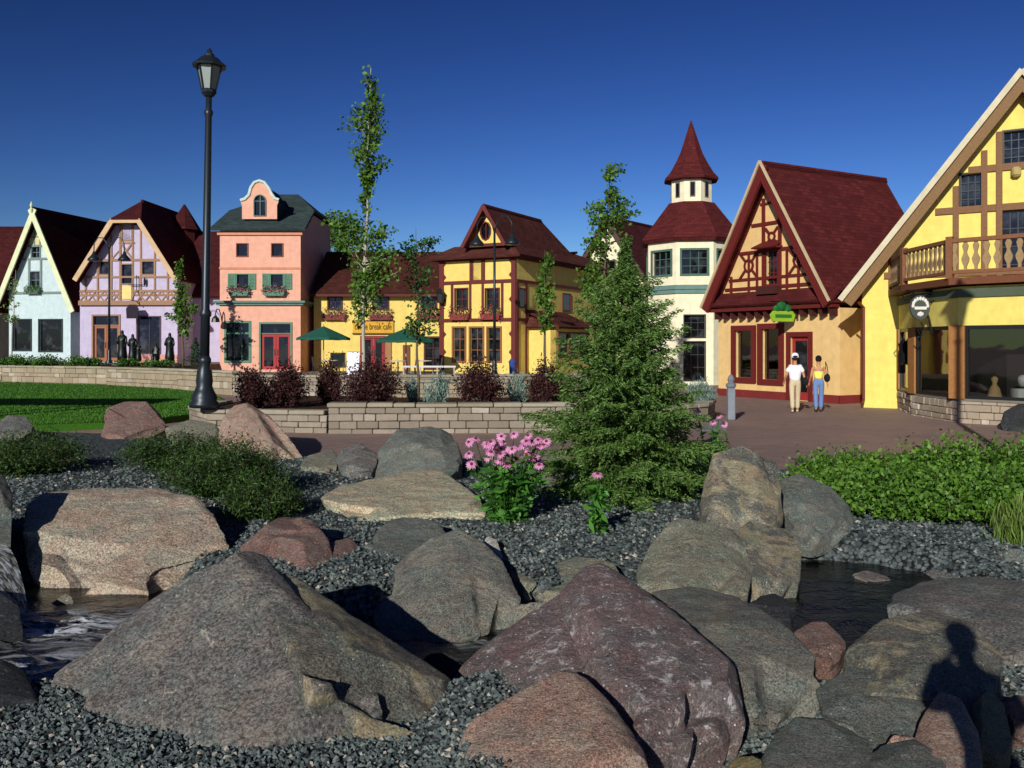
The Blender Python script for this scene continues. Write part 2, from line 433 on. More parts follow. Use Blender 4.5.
V = V*SZ[:, None, None]+P[:, None, :]+np.array([0, 0, .008])
T = np.concatenate([V[:, f, :] for f in octf], 0)
g = quads('gravel', T, gravel_mat(False), tints=np.tile(np.random.rand(n), 8)); g['kind'] = 'stuff'
tag(g, 'blue grey crushed stone gravel spread between the boulders', None)

# stream water
def water_mat():
    s = NT('stream_water'); v = s.coords(); t = tint(s)
    n = s.noise(v, 5, 5, .6, 1.0); n2 = s.noise(v, 22, 4)
    mp = s.new('ShaderNodeMapping'); mp.inputs['Scale'].default_value = (1, 3.5, 1); s.l(v, mp.inputs[0]); n3 = s.noise(mp.outputs[0], 2.6, 7, .65, 1.5)
    fo = s.math('MULTIPLY', s.ramp(n3, .46, .58), t)
    x = s.mix(fo, rgb('0a0c0a'), rgb('eef4fa'))
    s.pbr(x, s.ramp(fo, 0, .5, (.06,.06,.06,1), (.6,.6,.6,1)), s.math('ADD', n, s.math('MULTIPLY', n2, .3)), .5, .04, spec=.15); return s.m
WM = water_mat()
def foam_at(x, y):
    a = math.exp(-(((x+3.85)/.95)**2+((y-7.1)/.36)**2))
    b = math.exp(-(((x+3.3)/.45)**2+((y-6.2)/.3)**2))
    c = .35*math.exp(-(((x+.3)/.4)**2+((y-6.8)/.2)**2))
    return min(1, a*1.05+b*.8+c)
o = gridmesh('water', ax((-9, 8, 150)), ax((5.4, 9.6, 60)), lambda x, y: -.22+.012*noise.noise(Vector((x*3, y*5, 0)))+.07*foam_at(x, y)*noise.noise(Vector((x*6, y*9, 5))), WM)
at = o.data.attributes.new('tint', 'FLOAT', 'POINT'); at.data.foreach_set('value', [foam_at(v.co.x, v.co.y) for v in o.data.vertices])
# ------------------------------------------------------------------ buildings
class Bld:
    def __init__(s, name, label, ox, oy, oz, dx=1, dy=0, cat='building'):
        L = math.hypot(dx, dy); s.c, s.s = dx/L, dy/L; s.o = (ox, oy, oz)
        s.root = empty(name, (ox, oy, oz), label, cat, None, math.atan2(dy, dx))
    def uz(s, px, py, off=0):
        nx, ny = -s.s, s.c; rx, ry = (px-512)/F, 1.0
        t = (off+s.o[0]*nx+s.o[1]*ny)/(rx*nx+ry*ny)
        X, Y = t*rx-s.o[0], t*ry-s.o[1]
        return X*s.c+Y*s.s, H-t*(py-345)/F-s.o[2]
    def rect(s, x0, x1, y0, y1, off=0):
        m = (x0+x1)/2; n = (y0+y1)/2
        return (s.uz(x0, n, off)[0], s.uz(x1, n, off)[0], s.uz(m, y1, off)[1], s.uz(m, y0, off)[1])
    def w(s, u, v, z):
        return Vector((s.o[0]+u*s.c-v*s.s, s.o[1]+u*s.s+v*s.c, s.o[2]+z))
    def put(s, mb, name, mat, parent=None, **k): return mb.build(name, mat, parent or s.root, **k)
def hole(r): return [(r[0], r[2]), (r[1], r[2]), (r[1], r[3]), (r[0], r[3])]
GL = lambda: darkglass()
def window(b, r, fm, y=0, fw=.09, nx=1, nz=1, depth=.12, sill=None, proud=.05, M=None, name='window', glass=None, mw=.035):
    """frame standing proud round an opening, recessed pane, glazing bars"""
    u0, u1, z0, z1 = r
    m = MB()
    for q in ((u0-fw, u1+fw, z1, z1+fw), (u0-fw, u1+fw, z0-fw, z0), (u0-fw, u0, z0, z1), (u1, u1+fw, z0, z1)):
        m.box(q[0], q[1], y-proud, y+.02, q[2], q[3], M)
    for i in range(1, nx): x = u0+(u1-u0)*i/nx; m.box(x-mw/2, x+mw/2, y+depth-.04, y+depth-.005, z0, z1, M)
    for i in range(1, nz): z = z0+(z1-z0)*i/nz; m.box(u0, u1, y+depth-.035, y+depth-.006, z-mw/2, z+mw/2, M)
    o = m.build(name, fm, b.root)
    p = MB(); p.poly([(M @ Vector(q) if M is not None else q) for q in ((u0, y+depth, z0), (u1, y+depth, z0), (u1, y+depth, z1), (u0, y+depth, z1))])
    p.build('pane', glass or GL(), o)
    if sill:
        k = MB(); k.box(u0-fw-.05, u1+fw+.05, y-proud-.08, y-.001, z0-fw-.07, z0-fw-.002, M); k.build('sill', sill, o)
    return o
def door(b, r, fm, dm, y=0, leaves=2, fw=.1, glass=True, transom=0, M=None):
    u0, u1, z0, z1 = r; m = MB()
    for q in ((u0-fw, u1+fw, z1, z1+fw), (u0-fw, u0, z0, z1), (u1, u1+fw, z0, z1)): m.box(q[0], q[1], y-.06, y+.03, q[2], q[3], M)
    if transom: m.box(u0, u1, y+.03, y+.1, z1-transom-.06, z1-transom, M)
    fr = m.build('door_frame', fm, b.root)
    if transom:
        t = MB(); t.box(u0, u1, y+.11, y+.13, z1-transom, z1, M); t.build('transom_pane', GL(), fr)
        z1 = z1-transom-.06
    wl = (u1-u0)/leaves
    for i in range(leaves):
        a, c = u0+i*wl+.01, u0+(i+1)*wl-.01; st = min(.14, wl*.2)
        d = MB()
        d.box(a, a+st, y+.08, y+.13, z0+.01, z1-.01, M); d.box(c-st, c, y+.08, y+.13, z0+.01, z1-.01, M)
        d.box(a+st, c-st, y+.082, y+.128, z1-.01-st, z1-.01, M); d.box(a+st, c-st, y+.082, y+.128, z0+.01, z0+.01+st*2, M)
        o = d.build('door', dm, b.root)
        p = MB(); p.box(a+st, c-st, y+.1, y+.11, z0+st*2, z1-st, M); p.build('pane', GL(), o)
        h = MB(); hx = c-st/2 if i == 0 else a+st/2
        h.box(hx-.015, hx+.015, y+.02, y+.04, z0+.9, z0+1.25, M); h.box(hx-.01, hx+.01, y+.04, y+.08, z0+.92, z0+.94, M); h.box(hx-.01, hx+.01, y+.04, y+.08, z0+1.2, z0+1.22, M)
        h.build('handle', metal('3a3a38'), o)
FLOW = lambda a='b04470', b='d890a8': leafm(a, b, .15)
def flowerbox(b, r, boxm, fl=('b03058', 'd88098'), y=0, dep=.3, M=None):
    u0, u1, z0, z1 = r
    m = MB(); zb = z0+(z1-z0)*.5
    m.prism([(u0+.08, z0), (u1-.08, z0), (u1, zb), (u0, zb)], y-dep, y-.06)
    for f in m.bm.verts: pass
    o = m.build('flower_box', boxm, b.root)
    n = 260
    C = np.stack([np.random.uniform(u0-.05, u1+.05, n), np.random.uniform(y-dep-.06, y-.05, n), np.random.normal(zb+.08, (z1-z0)*.28, n)], 1)
    quads('foliage', leafquads(C, .075, .8), leafm('27501c', '4e8030'), o)
    n = 170
    C = np.stack([np.random.uniform(u0-.05, u1+.05, n), np.random.uniform(y-dep-.12, y-.1, n), np.random.normal(zb+.06, (z1-z0)*.3, n)], 1)
    quads('blossoms', leafquads(C, .085, .9), FLOW(*fl), o)
def gable(b, u0, u1, ur0, ur1, zE, zA, depth, over, wallm, roofm, rakem, holes=(), uA=None, clip=None, th=.16, rw=.28, back=None, rd=.1, wallbase=0, rakeR=None):
    """gabled house body: front wall with openings, side/back walls, two roof slabs, rake boards"""
    uA = (ur0+ur1)/2 if uA is None else uA
    def zr(u): return zE+(zA-zE)*((u-ur0)/(uA-ur0) if u <= uA else (ur1-u)/(ur1-uA))
    sl = math.atan2(zA-zE, uA-ur0); dz = th/math.cos(sl)+.01
    zc = clip[0] if clip else None
    top = []
    if clip:
        c0 = ur0+(uA-ur0)*(zc-zE)/(zA-zE); c1 = ur1-(ur1-uA)*(zc-zE)/(zA-zE)
        top = [(c1, zc-dz*1.0), (c0, zc-dz*1.0)]
    else: top = [(uA, zA-dz)]
    out = [(u0, wallbase), (u1, wallbase), (u1, zr(u1)-dz)]+top+[(u0, zr(u0)-dz)]
    m = MB(); m.wallface(out, [hole(h) for h in holes])
    for u in (u0, u1): m.poly([(u, 0, wallbase), (u, depth, wallbase), (u, depth, zr(u)-dz), (u, 0, zr(u)-dz)][::(-1 if u == u0 else 1)], .5)
    m.poly([(x, depth, z) for x, z in ([(u0, wallbase), (u1, wallbase), (u1, zr(u1)-dz), (uA, zA-dz), (u0, zr(u0)-dz)])][::-1], .5)
    b.put(m, 'wall', wallm)
    r = MB(); bk = depth+.3
    if clip:
        yr = clip[1]
        r.slab([(ur0, -over, zE), (c0, -over, zc), (uA, yr, zA), (uA, bk, zA), (ur0, bk, zE)], th)
        r.slab([(ur1, -over, zE), (c1, -over, zc), (uA, yr, zA), (uA, bk, zA), (ur1, bk, zE)], th)
        r.slab([(c0-.1, -over-.12, zc-.08), (c1+.1, -over-.12, zc-.08), (uA, yr, zA+.01)], th)
    else:
        r.slab([(ur0, -over, zE), (uA, -over, zA), (uA, bk, zA), (ur0, bk, zE)], th)
        r.slab([(ur1, -over, zE), (uA, -over, zA), (uA, bk, zA), (ur1, bk, zE)], th)
    ro = b.put(r, 'roof', roofm)
    rc = MB(); rc.tube([(uA, (clip[1] if clip else -over)-.02, zA+.01), (uA, bk+.02, zA+.01)], .09, 6); rc.build('ridge_cap', roofm, ro)
    k = MB()
    def rk(a, c, o1):
        a = Vector((a[0], 0, a[1])); c = Vector((c[0], 0, c[1])); d = c-a; L = d.length; d.normalize(); n = Vector((0, 1, 0)).cross(d)
        if n.z > 0: n = -n
        k.prism([((a).x, a.z), ((c).x, c.z), ((c+n*rw).x, (c+n*rw).z), ((a+n*rw).x, (a+n*rw).z)], -over-rd-o1, -over-.005)
    e = .0
    if clip:
        rk((ur0, zE+e), (c0, zc+e), .002); rk((c1, zc+e), (ur1, zE+e), .004)
        k.box(c0-.05, c1+.05, -over-rd-.01, -over-.006, zc-.2-.08, zc-.09)
    else: rk((ur0, zE+e), (uA, zA+e), .002); rk((uA, zA+e), (ur1, zE+e), .004)
    b.put(k, 'rake_board', rakem)
    return zr, dz

MINT = paint('c6dada'); LAV = paint('c4bad2'); PINK = paint('e8ae94'); YEL = paint('ecd273'); CREAM = paint('f4ecc8'); ORA = paint('eac584'); BYEL = paint('f0df74')
DRED = shingle('4a2022'); BROWNR = shingle('4e2a24'); GREY = shingle('3c4a4a'); REDR = shingle('5c2626', .16)
DBR = shingle('4a2020')

# --- pale house at far left, tall steep gable
b = Bld('gabled_house', 'mint white steep gabled house with pale green trim at the left edge', -31.9, 60, .9, .98, -.2)
ue, ze = b.uz(75, 311, -.6); ua, za = b.uz(33, 208, -.6)
u1 = b.uz(70.5, 340)[0]; hw = ue-ua
wn = [b.rect(13.5, 31, 320, 350), b.rect(39.5, 62, 320, 351), b.rect(32, 40, 247, 257.5), b.rect(30.5, 40, 272, 288)]
gable(b, ua-(u1-ua), u1, ua-hw, ue, ze, za, 9, .6, MINT, shingle('3c1418'), paint('dfe6b8'), wn, uA=ua, rw=.35)
tm = MB()
g5 = wood('7d8f8a')
x0, z0 = b.uz(3, 293); 
za_, zb_ = b.uz(33, 293)[1], b.uz(33, 259)[1]
ux = lambda px, py=300, off=0: b.uz(px, py, off)[0]
uzz = lambda px, py, off=0: b.uz(px, py, off)[1]
tm.beam((ux(2), za_), (ux(64), za_), .16); tm.beam((ux(18), zb_), (ux(50), zb_), .14)
for p in (29.5, 41.3): tm.beam((ux(p), za_), (ux(p), zb_), .14)
tz1 = uzz(33, 246); tm.beam((ux(26), tz1), (ux(44), tz1), .14); 
for p in (29.5, 35, 40.5): tm.beam((ux(p), tz1), (ux(p), uzz(33, 226)), .08)
tm.beam((ux(28), uzz(33, 237)), (ux(42), uzz(33, 237)), .08)
b.put(tm, 'timber_frame', g5)
vp = MB(); vp.prism([(ux(26.5), tz1+.05), (ux(43.5), tz1+.05), (ua, uzz(33, 222))], -.03, .0); b.put(vp, 'vent_panel', paint('d8cf98'))
fi = MB(); fi.lathe([(.05, -.3), (.12, -.1), (.05, 0), (.1, .15), (.02, .4)], 8, (ua, -.75, za)); b.put(fi, 'finial', paint('dfe6b8'))
for i, r in enumerate(wn): window(b, r, metal('2c3a38') if i < 2 else wood('7d8f8a'), nx=1 if i < 2 else 2, nz=1 if i < 2 else 2, fw=.08)
flowerbox(b, (ux(28), ux(42), uzz(35, 294), uzz(35, 287)), wood('5c6a64'), ('3a6a2c', '5a8a40'))
# --- brown roofed house behind, cut by the picture edge
b = Bld('brown_roofed_house', 'house with dark brown roof mostly hidden behind the mint white gable', -52, 66, .9, 1, 0)
m = MB(); m.box(0, 14.2, 0, 8, 0, 4.5); b.put(m, 'wall', paint('c8b898'))
r = MB(); r.slab([(-.5, -.5, 4.3), (14.7, -.5, 4.3), (14.7, 4, 10.2), (-.5, 4, 10.2)], .15); r.slab([(-.5, 8.5, 4.3), (14.7, 8.5, 4.3), (14.7, 4, 10.2), (-.5, 4, 10.2)], .15)
ro = b.put(r, 'roof', DBR); c = MB(); c.tube([(-.5, 4, 10.22), (14.7, 4, 10.22)], .1, 6); c.build('ridge_cap', DBR, ro)
m = MB(); m.prism([(0, 0), (0, 1), (1, 1), (1, 0)], 0, .01); m.bm.free()
gm_ = MB(); gm_.poly([(14.2, 0, 4.4), (14.2, 8, 4.4), (14.2, 4, 9.9)]); b.put(gm_, 'gable_wall', paint('c8b898'))
# --- dark link roof between the two
b = Bld('link_building', 'low wing with dark red roof wedged between mint gable and lavender gable', -31.5, 64, .9, 1, 0)
m = MB(); m.box(0, 7, 0, 5, 0, 4.6); b.put(m, 'wall', paint('b8a8b8'))
r = MB(); r.slab([(-.2, -.4, 4.4), (7.3, -.4, 4.4), (7.3, 3, 9.4), (-.2, 3, 9.4)], .15); r.slab([(-.2, 6.4, 4.4), (7.3, 6.4, 4.4), (7.3, 3, 9.4), (-.2, 3, 9.4)], .15)
b.put(r, 'roof', DRED)

# --- lavender half-timbered house
b = Bld('half_timbered_house', 'lavender half timbered house with clipped gable roof and double wooden door', -26.9, 56.2, .9, 1, -.04)
ux = lambda px, py=300, off=0: b.uz(px, py, off)[0]
uzz = lambda py, px=128, off=0: b.uz(px, py, off)[1]
ov = .7
zc, ze = uzz(218.5, 125, -ov), uzz(279, 125, -ov)
c0, c1 = ux(110, 218, -ov), ux(139.5, 218, -ov); e0, e1 = ux(73, 279, -ov), ux(178, 279, -ov)
# straight slopes through eave and clip corners meet at the ridge
zA = ze+(zc-ze)*((e1-e0)/2)/(((c0-e0)+(e1-c1))/2)
wn = [b.rect(99.7, 110.6, 261.7, 274), b.rect(142.4, 154, 261.7, 274), b.rect(122, 132, 264.6, 283.5), b.rect(122.6, 131.8, 224.5, 240), b.rect(137.5, 160, 317, 353), b.rect(93.5, 119, 316, 361.5)]
gable(b, ux(80), ux(177.5), e0, e1, ze, zA, 9, ov, LAV, DRED, paint('d2b48c'), wn, clip=(zc, 1.6), rw=.3)
T = wood('a27e60'); tm = MB()
J = uzz(303)
tm.beam((ux(80), J), (ux(178), J), .28, -.22, .02); tm.beam((ux(80), J+.5), (ux(178), J+.5), .12); tm.beam((ux(80), uzz(291)), (ux(178), uzz(291)), .14)
zr2 = lambda u: ze+(zA-ze)*((u-e0)/((e1-e0)/2) if u < (e0+e1)/2 else (e1-u)/((e1-e0)/2))-.45
for py, w_ in ((260, .14), (277, .12)):
    z = uzz(py)
    l = e0+(z+.4-ze)/(zA-ze)*((e1-e0)/2); l = max(l, ux(80)); tm.beam((l, z), (e0+e1-l, z), w_)
for p in (98, 111.5, 120.5, 133, 141, 155): tm.beam((ux(p), J), (ux(p), min(zr2(ux(p)), uzz(222))), .11)
for p in (86, 168): tm.beam((ux(p), J), (ux(p), zr2(ux(p))), .11)
zx0, zx1 = J+.1, uzz(291)
us = [ux(80)+(ux(178)-ux(80))*i/12 for i in range(13)]
for i in range(12):
    if i in (5, 6): continue
    tm.beam((us[i], zx0), (us[i+1], zx1), .07); tm.beam((us[i], zx1), (us[i+1], zx0), .07)
zq0, zq1 = uzz(259), uzz(243)
tm.beam((ux(121), zq0), (ux(132.5), zq1), .1); tm.beam((ux(121), zq1), (ux(132.5), zq0), .1); tm.beam((ux(119), zq1), (ux(135), zq1), .1)
tm.beam((ux(111), uzz(260)), (ux(120), uzz(250)), .08)
b.put(tm, 'timber_frame', T)
for i, r in enumerate(wn[:5]): window(b, r, T if i < 4 else wood('5a4a5a'), nx=1 if i < 4 else 2, nz=1, fw=.07)
door(b, (wn[5][0], wn[5][1], 0.02, wn[5][3]), T, wood('a86a48'), transom=.55)
pn = MB(); r = b.rect(122.5, 131.8, 286, 299); pn.box(r[0], r[1], -.07, .0, r[2], r[3]); b.put(pn, 'cream_panel', paint('f2d88a'))
pl = MB(); pl.box(ux(119)+.1, ux(177.5), -.05, 0, 0, .5); b.put(pl, 'plinth', paint('d89a88'))
# projecting sign on a bracket
b2 = empty('hanging_sign', b.w(ux(138)-.0, -.1, uzz(306)), 'dark hanging sign on scroll bracket beside shop window of lavender house', 'sign')
m = MB(); m.tube([(0, 0, .3), (0, -.9, .3)], .03, 6); m.tube([(0, 0, .9), (0, -.35, .75), (0, -.7, .35)], .025, 6); m.tube([(0, -.1, .95), (0, -.1, 1.9)], .025, 6); m.tube([(-.5, -.1, 1.3), (.5, -.1, 1.3)], .025, 6); m.ball((.5, -.1, 1.5), (.08, .08, .3), 1)
m.build('bracket', metal('1c1c1e'), b2)
m = MB(); m.prism([(-.35, -.8), (.35, -.8), (.38, -.2), (.2, .05), (-.2, .05), (-.38, -.2)], -.75, -.68); m.build('sign_board', paint('2a2430'), b2)
# --- lavender wing with turret
b = Bld('lavender_wing', 'low lavender wing with red roof and small cone turret left of pink house', -21.6, 58.5, .7, 1, 0)
m = MB(); m.box(0, 4.6, 0, 8, 0, 4.6); b.put(m, 'wall', LAV)
r = MB(); r.slab([(-2.5, -.4, 4.45), (4.9, -.4, 4.45), (4.9, 4, 9.2), (-2.5, 4, 9.2)], .15); r.slab([(-2.5, 8.4, 4.45), (4.9, 8.4, 4.45), (4.9, 4, 9.2), (-2.5, 4, 9.2)], .15); b.put(r, 'roof', DRED)
m = MB(); m.lathe([(.9, 7.5), (.9, 9.25), (1.15, 9.2), (.6, 10.1), (.05, 11.0)], 8, (-1.0, 3.6, 0), R(22.5)); b.put(m, 'turret_roof', DRED)

# --- pink house
b = Bld('pink_house', 'tall salmon pink house with grey roof, curved dormer and green shutters', -16.23, 50, .5, 1, 0)
ux = lambda px, py=300, off=0: b.uz(px, py, off)[0]
uzz = lambda py, px=256, off=0: b.uz(px, py, off)[1]
Wd = ux(300.6); D = 10.6; ZE = 7.95; ym = 5.3; ZR = 10.75; o_ = .35; yc = 2.4
zc = ZE+(ZR-ZE)*(yc+.4)/(ym+.4)
wn = [b.rect(237, 247.5, 244, 256), b.rect(272, 282.5, 244, 256), b.rect(237, 248.5, 274.5, 288.5), b.rect(271, 283, 274.5, 288.5), b.rect(226.5, 249, 323, 360.5), b.rect(261, 290.5, 324, 369.5)]
m = MB(); m.wallface([(0, 0), (Wd, 0), (Wd, ZE-.05), (0, ZE-.05)], [hole(h) for h in wn])
for u in (0, Wd):
    m.poly([(u, 0, 0), (u, D-yc, 0), (u, D-yc, zc-.15), (u, yc, zc-.15), (u, 0, ZE-.05)][::(-1 if u == 0 else 1)], .5)
m.poly([(0, D-yc, 0), (Wd, D-yc, 0), (Wd, D-yc, zc-.15), (0, D-yc, zc-.15)][::-1]); b.put(m, 'wall', PINK)
r = MB(); r0, r1 = 1.9, 3.1
for sg in (0, 1):
    yy_ = (lambda y: D-y) if sg else (lambda y: y)
    r.slab([(-o_-.1, yy_(-.4), ZE), (Wd+o_, yy_(-.4), ZE), (Wd+o_*.7, yy_(yc), zc)][(2 if sg else 0):]+[ (r1, yy_(ym), ZR), (r0, yy_(ym), ZR), (-o_*.7, yy_(yc), zc)], .15)
for u, rr in ((-o_*.7, r0), (Wd+o_*.7, r1)): r.slab([(u, yc-.05, zc), (u, D-yc+.05, zc), (rr, ym, ZR)], .15)
b.put(r, 'roof', GREY)
tr = MB(); tr.box(-.12, Wd+.12, -.12, -.002, ZE-.35, ZE-.18); tr.box(-.03, Wd+.03, -.06, -.003, uzz(269), uzz(267))
b.put(tr, 'string_course', paint('d89478'))
tr = MB(); z = uzz(303); tr.prism([(-.3, z), (Wd+.3, z), (Wd+.3, z+.12), (-.3, z+.12)], -.28, D-yc+.2); tr.prism([(-.18, z-.12), (Wd+.18, z-.12), (Wd+.18, z-.001), (-.18, z-.001)], -.16, D-yc+.1); b.put(tr, 'cornice', paint('6a8478'))
gr = paint('5f8a72')
for i in (0, 1): window(b, wn[i], paint('8a5848'), fw=.05, nx=1, nz=1)
for i, (sl, sr) in ((2, (228, 256)), (3, (262.5, 292))):
    window(b, wn[i], gr, fw=.05, nx=1, nz=1); q = wn[i]
    for a, c in ((ux(sl), q[0]-.06), (q[1]+.06, ux(sr))):
        sh = MB(); sh.box(a, a+.07, -.06, -.003, q[2]-.05, q[3]+.05); sh.box(c-.07, c, -.06, -.003, q[2]-.05, q[3]+.05); sh.box(a+.07, c-.07, -.055, -.003, q[3]-.03, q[3]+.05); sh.box(a+.07, c-.07, -.055, -.003, q[2]-.05, q[2]+.03)
        for k in range(9):
            zz = q[2]+.04+(q[3]-q[2]-.08)*k/9; sh.box(a+.07, c-.07, -.045, -.004, zz, zz+.055)
        b.put(sh, 'shutter', gr)
    flowerbox(b, (ux(sl+1.5), ux(sr-6), uzz(296), uzz(287)), gr, ('7a4a60', 'b87890'))
window(b, wn[4], gr, fw=.12, nx=3, nz=1, glass=GL())
tb = MB(); q = wn[4]; tb.box(q[0], q[1], .04, .1, q[3]-.62, q[3]-.52); b.put(tb, 'window_transom', gr)
q = wn[5]; door(b, (q[0], q[1], .02, q[3]), gr, wood('b03a3c'), transom=.5)
# dormer
yd = .35
dp = [b.uz(x, y, yd) for x, y in ((242, 219), (242, 206), (240.5, 201), (245, 199.5), (249, 195.5), (251, 188), (254.5, 183), (259.5, 181.3), (264.5, 183), (269, 189), (272, 195), (275, 199), (279, 200.5), (277, 205.5), (277, 219))]
aw = b.rect(254, 266, 201, 216, yd); ac = (aw[0]+aw[1])/2; ar = (aw[1]-aw[0])/2
arch = [(aw[0], aw[2]), (aw[1], aw[2])]+[(ac+ar*math.cos(math.pi*k/8), aw[3]+ar*math.sin(math.pi*k/8)) for k in range(9)]
m = MB(); m.wallface(dp[::1], [arch], yd, .12)
dm_ = b.put(m, 'dormer', PINK)
m = MB(); m.prism([(x, z) for x, z in [(p[0]*.96+ac*.04, p[1]-.12) for p in dp]], yd+.2, 3.4); m.build('dormer_roof', GREY, dm_)
m = MB(); m.tube([(x, yd-.02, z+.03) for x, z in dp[2:13]], .09, 6); m.build('coping', paint('cfe0d4'), dm_)
m = MB(); m.poly([(x, yd+.1, z) for x, z in arch]); m.build('pane', GL(), dm_)
m = MB(); m.tube([(x, yd-.01, z) for x, z in arch]+[(arch[0][0], yd-.01, arch[0][1])], .04, 5); m.box(ac-.02, ac+.02, yd+.03, yd+.08, aw[2], aw[3]+ar-.02); m.box(aw[0], aw[1], yd+.035, yd+.075, aw[3]-.02, aw[3]+.02); m.build('window_frame', paint('6a8478'), dm_)
def gooseneck(base, label, out=(0, -1), sc=1):
    e = empty('wall_lamp', base, label, 'wall lamp'); ox, oy = out
    m = MB(); m.tube([(ox*t, oy*t, z) for t, z in ((0, -.3), (.12, .1), (.35, .42), (.6, .42), (.75, .2), (.75, .05))], .03*sc, 6); m.build('arm', metal('2c3430'), e)
    m = MB(); m.lathe([(.24, -.3), (.2, -.1), (.06, .05), (.04, .12)], 10, (ox*.75, oy*.75, 0)); m.build('lamp_shade', metal('2c3430'), e)
gooseneck(b.w(.12, -.0, 3.05), 'curved gooseneck lamp fixed to the corner of the pink house', (-.15, -1))

# --- yellow cafe wing
b = Bld('cafe_wing', 'low yellow cafe with brown roof, flower boxes and a red double door', -11.45, 52, .5, 1, 0)
ux = lambda px, py=300, off=0: b.uz(px, py, off)[0]
uzz = lambda py, px=375, off=0: b.uz(px, py, off)[1]
W2 = ux(446)
wn = [b.rect(328.5, 341.5, 294, 309), b.rect(373.5, 388, 294, 309), b.rect(421.5, 436, 294, 309), b.rect(362, 384, 337.5, 370), b.rect(425.5, 440.5, 338, 368)]
m = MB(); m.wallface([(0, 0), (W2, 0), (W2, 4.55), (0, 4.55)], [hole(h) for h in wn]); m.poly([(0, 0, 0), (0, 0, 4.55), (0, 4, 7.1), (0, 8, 4.5), (0, 8, 0)][::-1]); b.put(m, 'wall', YEL)
r = MB(); r.slab([(-.1, -.5, 4.5), (W2+.5, -.5, 4.5), (W2+.5, 4, 7.3), (-.1, 4, 7.3)], .16); r.slab([(-.1, 8.5, 4.5), (W2+.5, 8.5, 4.5), (W2+.5, 4, 7.3), (-.1, 4, 7.3)], .16); b.put(r, 'roof', BROWNR)
f_ = MB(); f_.box(-.1, W2, -.55, -.48, 4.28, 4.42); b.put(f_, 'fascia', wood('5a2a24'))
for i in range(3):
    window(b, wn[i], wood('5a3028'), fw=.07, nx=2, nz=2)
    c = (wn[i][0]+wn[i][1])/2; flowerbox(b, (c-.65, c+.65, uzz(320), uzz(309.5)), wood('7a3a34'), ('7a2040', 'c06880'))
door(b, (wn[3][0], wn[3][1], .02, wn[3][3]), wood('8a3434'), wood('9a2c30'))
window(b, wn[4], wood('5a3028'), fw=.1, nx=2, nz=3)
pb = MB(); pb.box(ux(385.5), ux(391.5), -.08, 0, 0, uzz(338)); b.put(pb, 'pilaster', wood('a87c50'))
pb = MB(); pb.box(ux(403), ux(410), -.08, 0, 0, uzz(345)); b.put(pb, 'pilaster', wood('7a4a34'))
q = b.rect(352.7, 393.5, 320.8, 333.5, -.12); sg = Bld('cafe_sign', 'ochre cafe name board on the yellow wall over the red door', *b.w(0, 0, 0), 1, 0, 'sign')
m = MB(); m.box(q[0], q[1], -.12, -.005, q[2], q[3]); bd = m.build('sign_board', paint('d8a83c'), sg.root)
m = MB()
for z in (q[2], q[3]): m.box(q[0]-.03, q[1]+.03, -.15, -.004, z-.03, z+.03)
m.build('sign_border', wood('6a4a24'), sg.root)
def text(body, size, mat, parent, loc, rot, name='lettering', width=None, ext=.01):
    c = bpy.data.curves.new('t', 'FONT'); c.body = body; c.size = size; c.align_x = 'CENTER'; c.align_y = 'CENTER'; c.extrude = ext
    t = bpy.data.objects.new('t', c); link(t); me = evalmesh(t); bpy.data.objects.remove(t)
    xs = [v.co.x for v in me.vertices]
    if width:
        k = width/(max(xs)-min(xs))
        for v in me.vertices: v.co.x *= k
    me.materials.clear(); me.materials.append(mat); me.name = name
    o = bpy.data.objects.new(name, me); link(o, parent); o.location = loc; o.rotation_euler = rot; return o
text('coffee break cafe', .52, paint('3a1c14'), sg.root, ((q[0]+q[1])/2, -.135, (q[2]+q[3])/2+.02), (R(90), 0, 0), width=(q[1]-q[0])*.9)

# --- corner house, yellow with red brown timbers
b = Bld('corner_house', 'yellow corner house with dark red timbers and steep brown gable roof', -3.85, 48.2, .5, .88, -.475)
ux = lambda px, py=300, off=0: b.uz(px, py, off)[0]
uzz = lambda py, px=478, off=0: b.uz(px, py, off)[1]
W3 = ux(516, 300); D3 = 12.0; ZE3 = 6.1
wn = [b.rect(473.5, 481.5, 257, 280), b.rect(455.5, 467.5, 289, 309), b.rect(486, 499, 289, 309), b.rect(453.5, 465, 328, 361), b.rect(470.5, 483, 328, 361), b.rect(488, 500.5, 328, 361)]
m = MB(); m.wallface([(0, 0), (W3, 0), (W3, ZE3), (0, ZE3)], [hole(h) for h in wn])
m.poly([(W3, 0, 0), (W3, D3, 0), (W3, D3, ZE3), (W3, 0, ZE3)]); m.poly([(0, 0, 0), (0, D3, 0), (0, D3, ZE3), (0, 0, ZE3)][::-1]); m.poly([(0, D3, 0), (W3, D3, 0), (W3, D3, ZE3), (0, D3, ZE3)][::-1])
b.put(m, 'wall', YEL)
gA = b.uz(483.5, 205, -.5); gL = b.uz(458.7, 244.5, -.5); gR = b.uz(504.6, 244.5, -.5)
ua = gA[0]; hw = (gR[0]-gL[0])/2; zs = gL[1]; zA = gA[1]
zi = zs+.02
r = MB(); t_ = .14
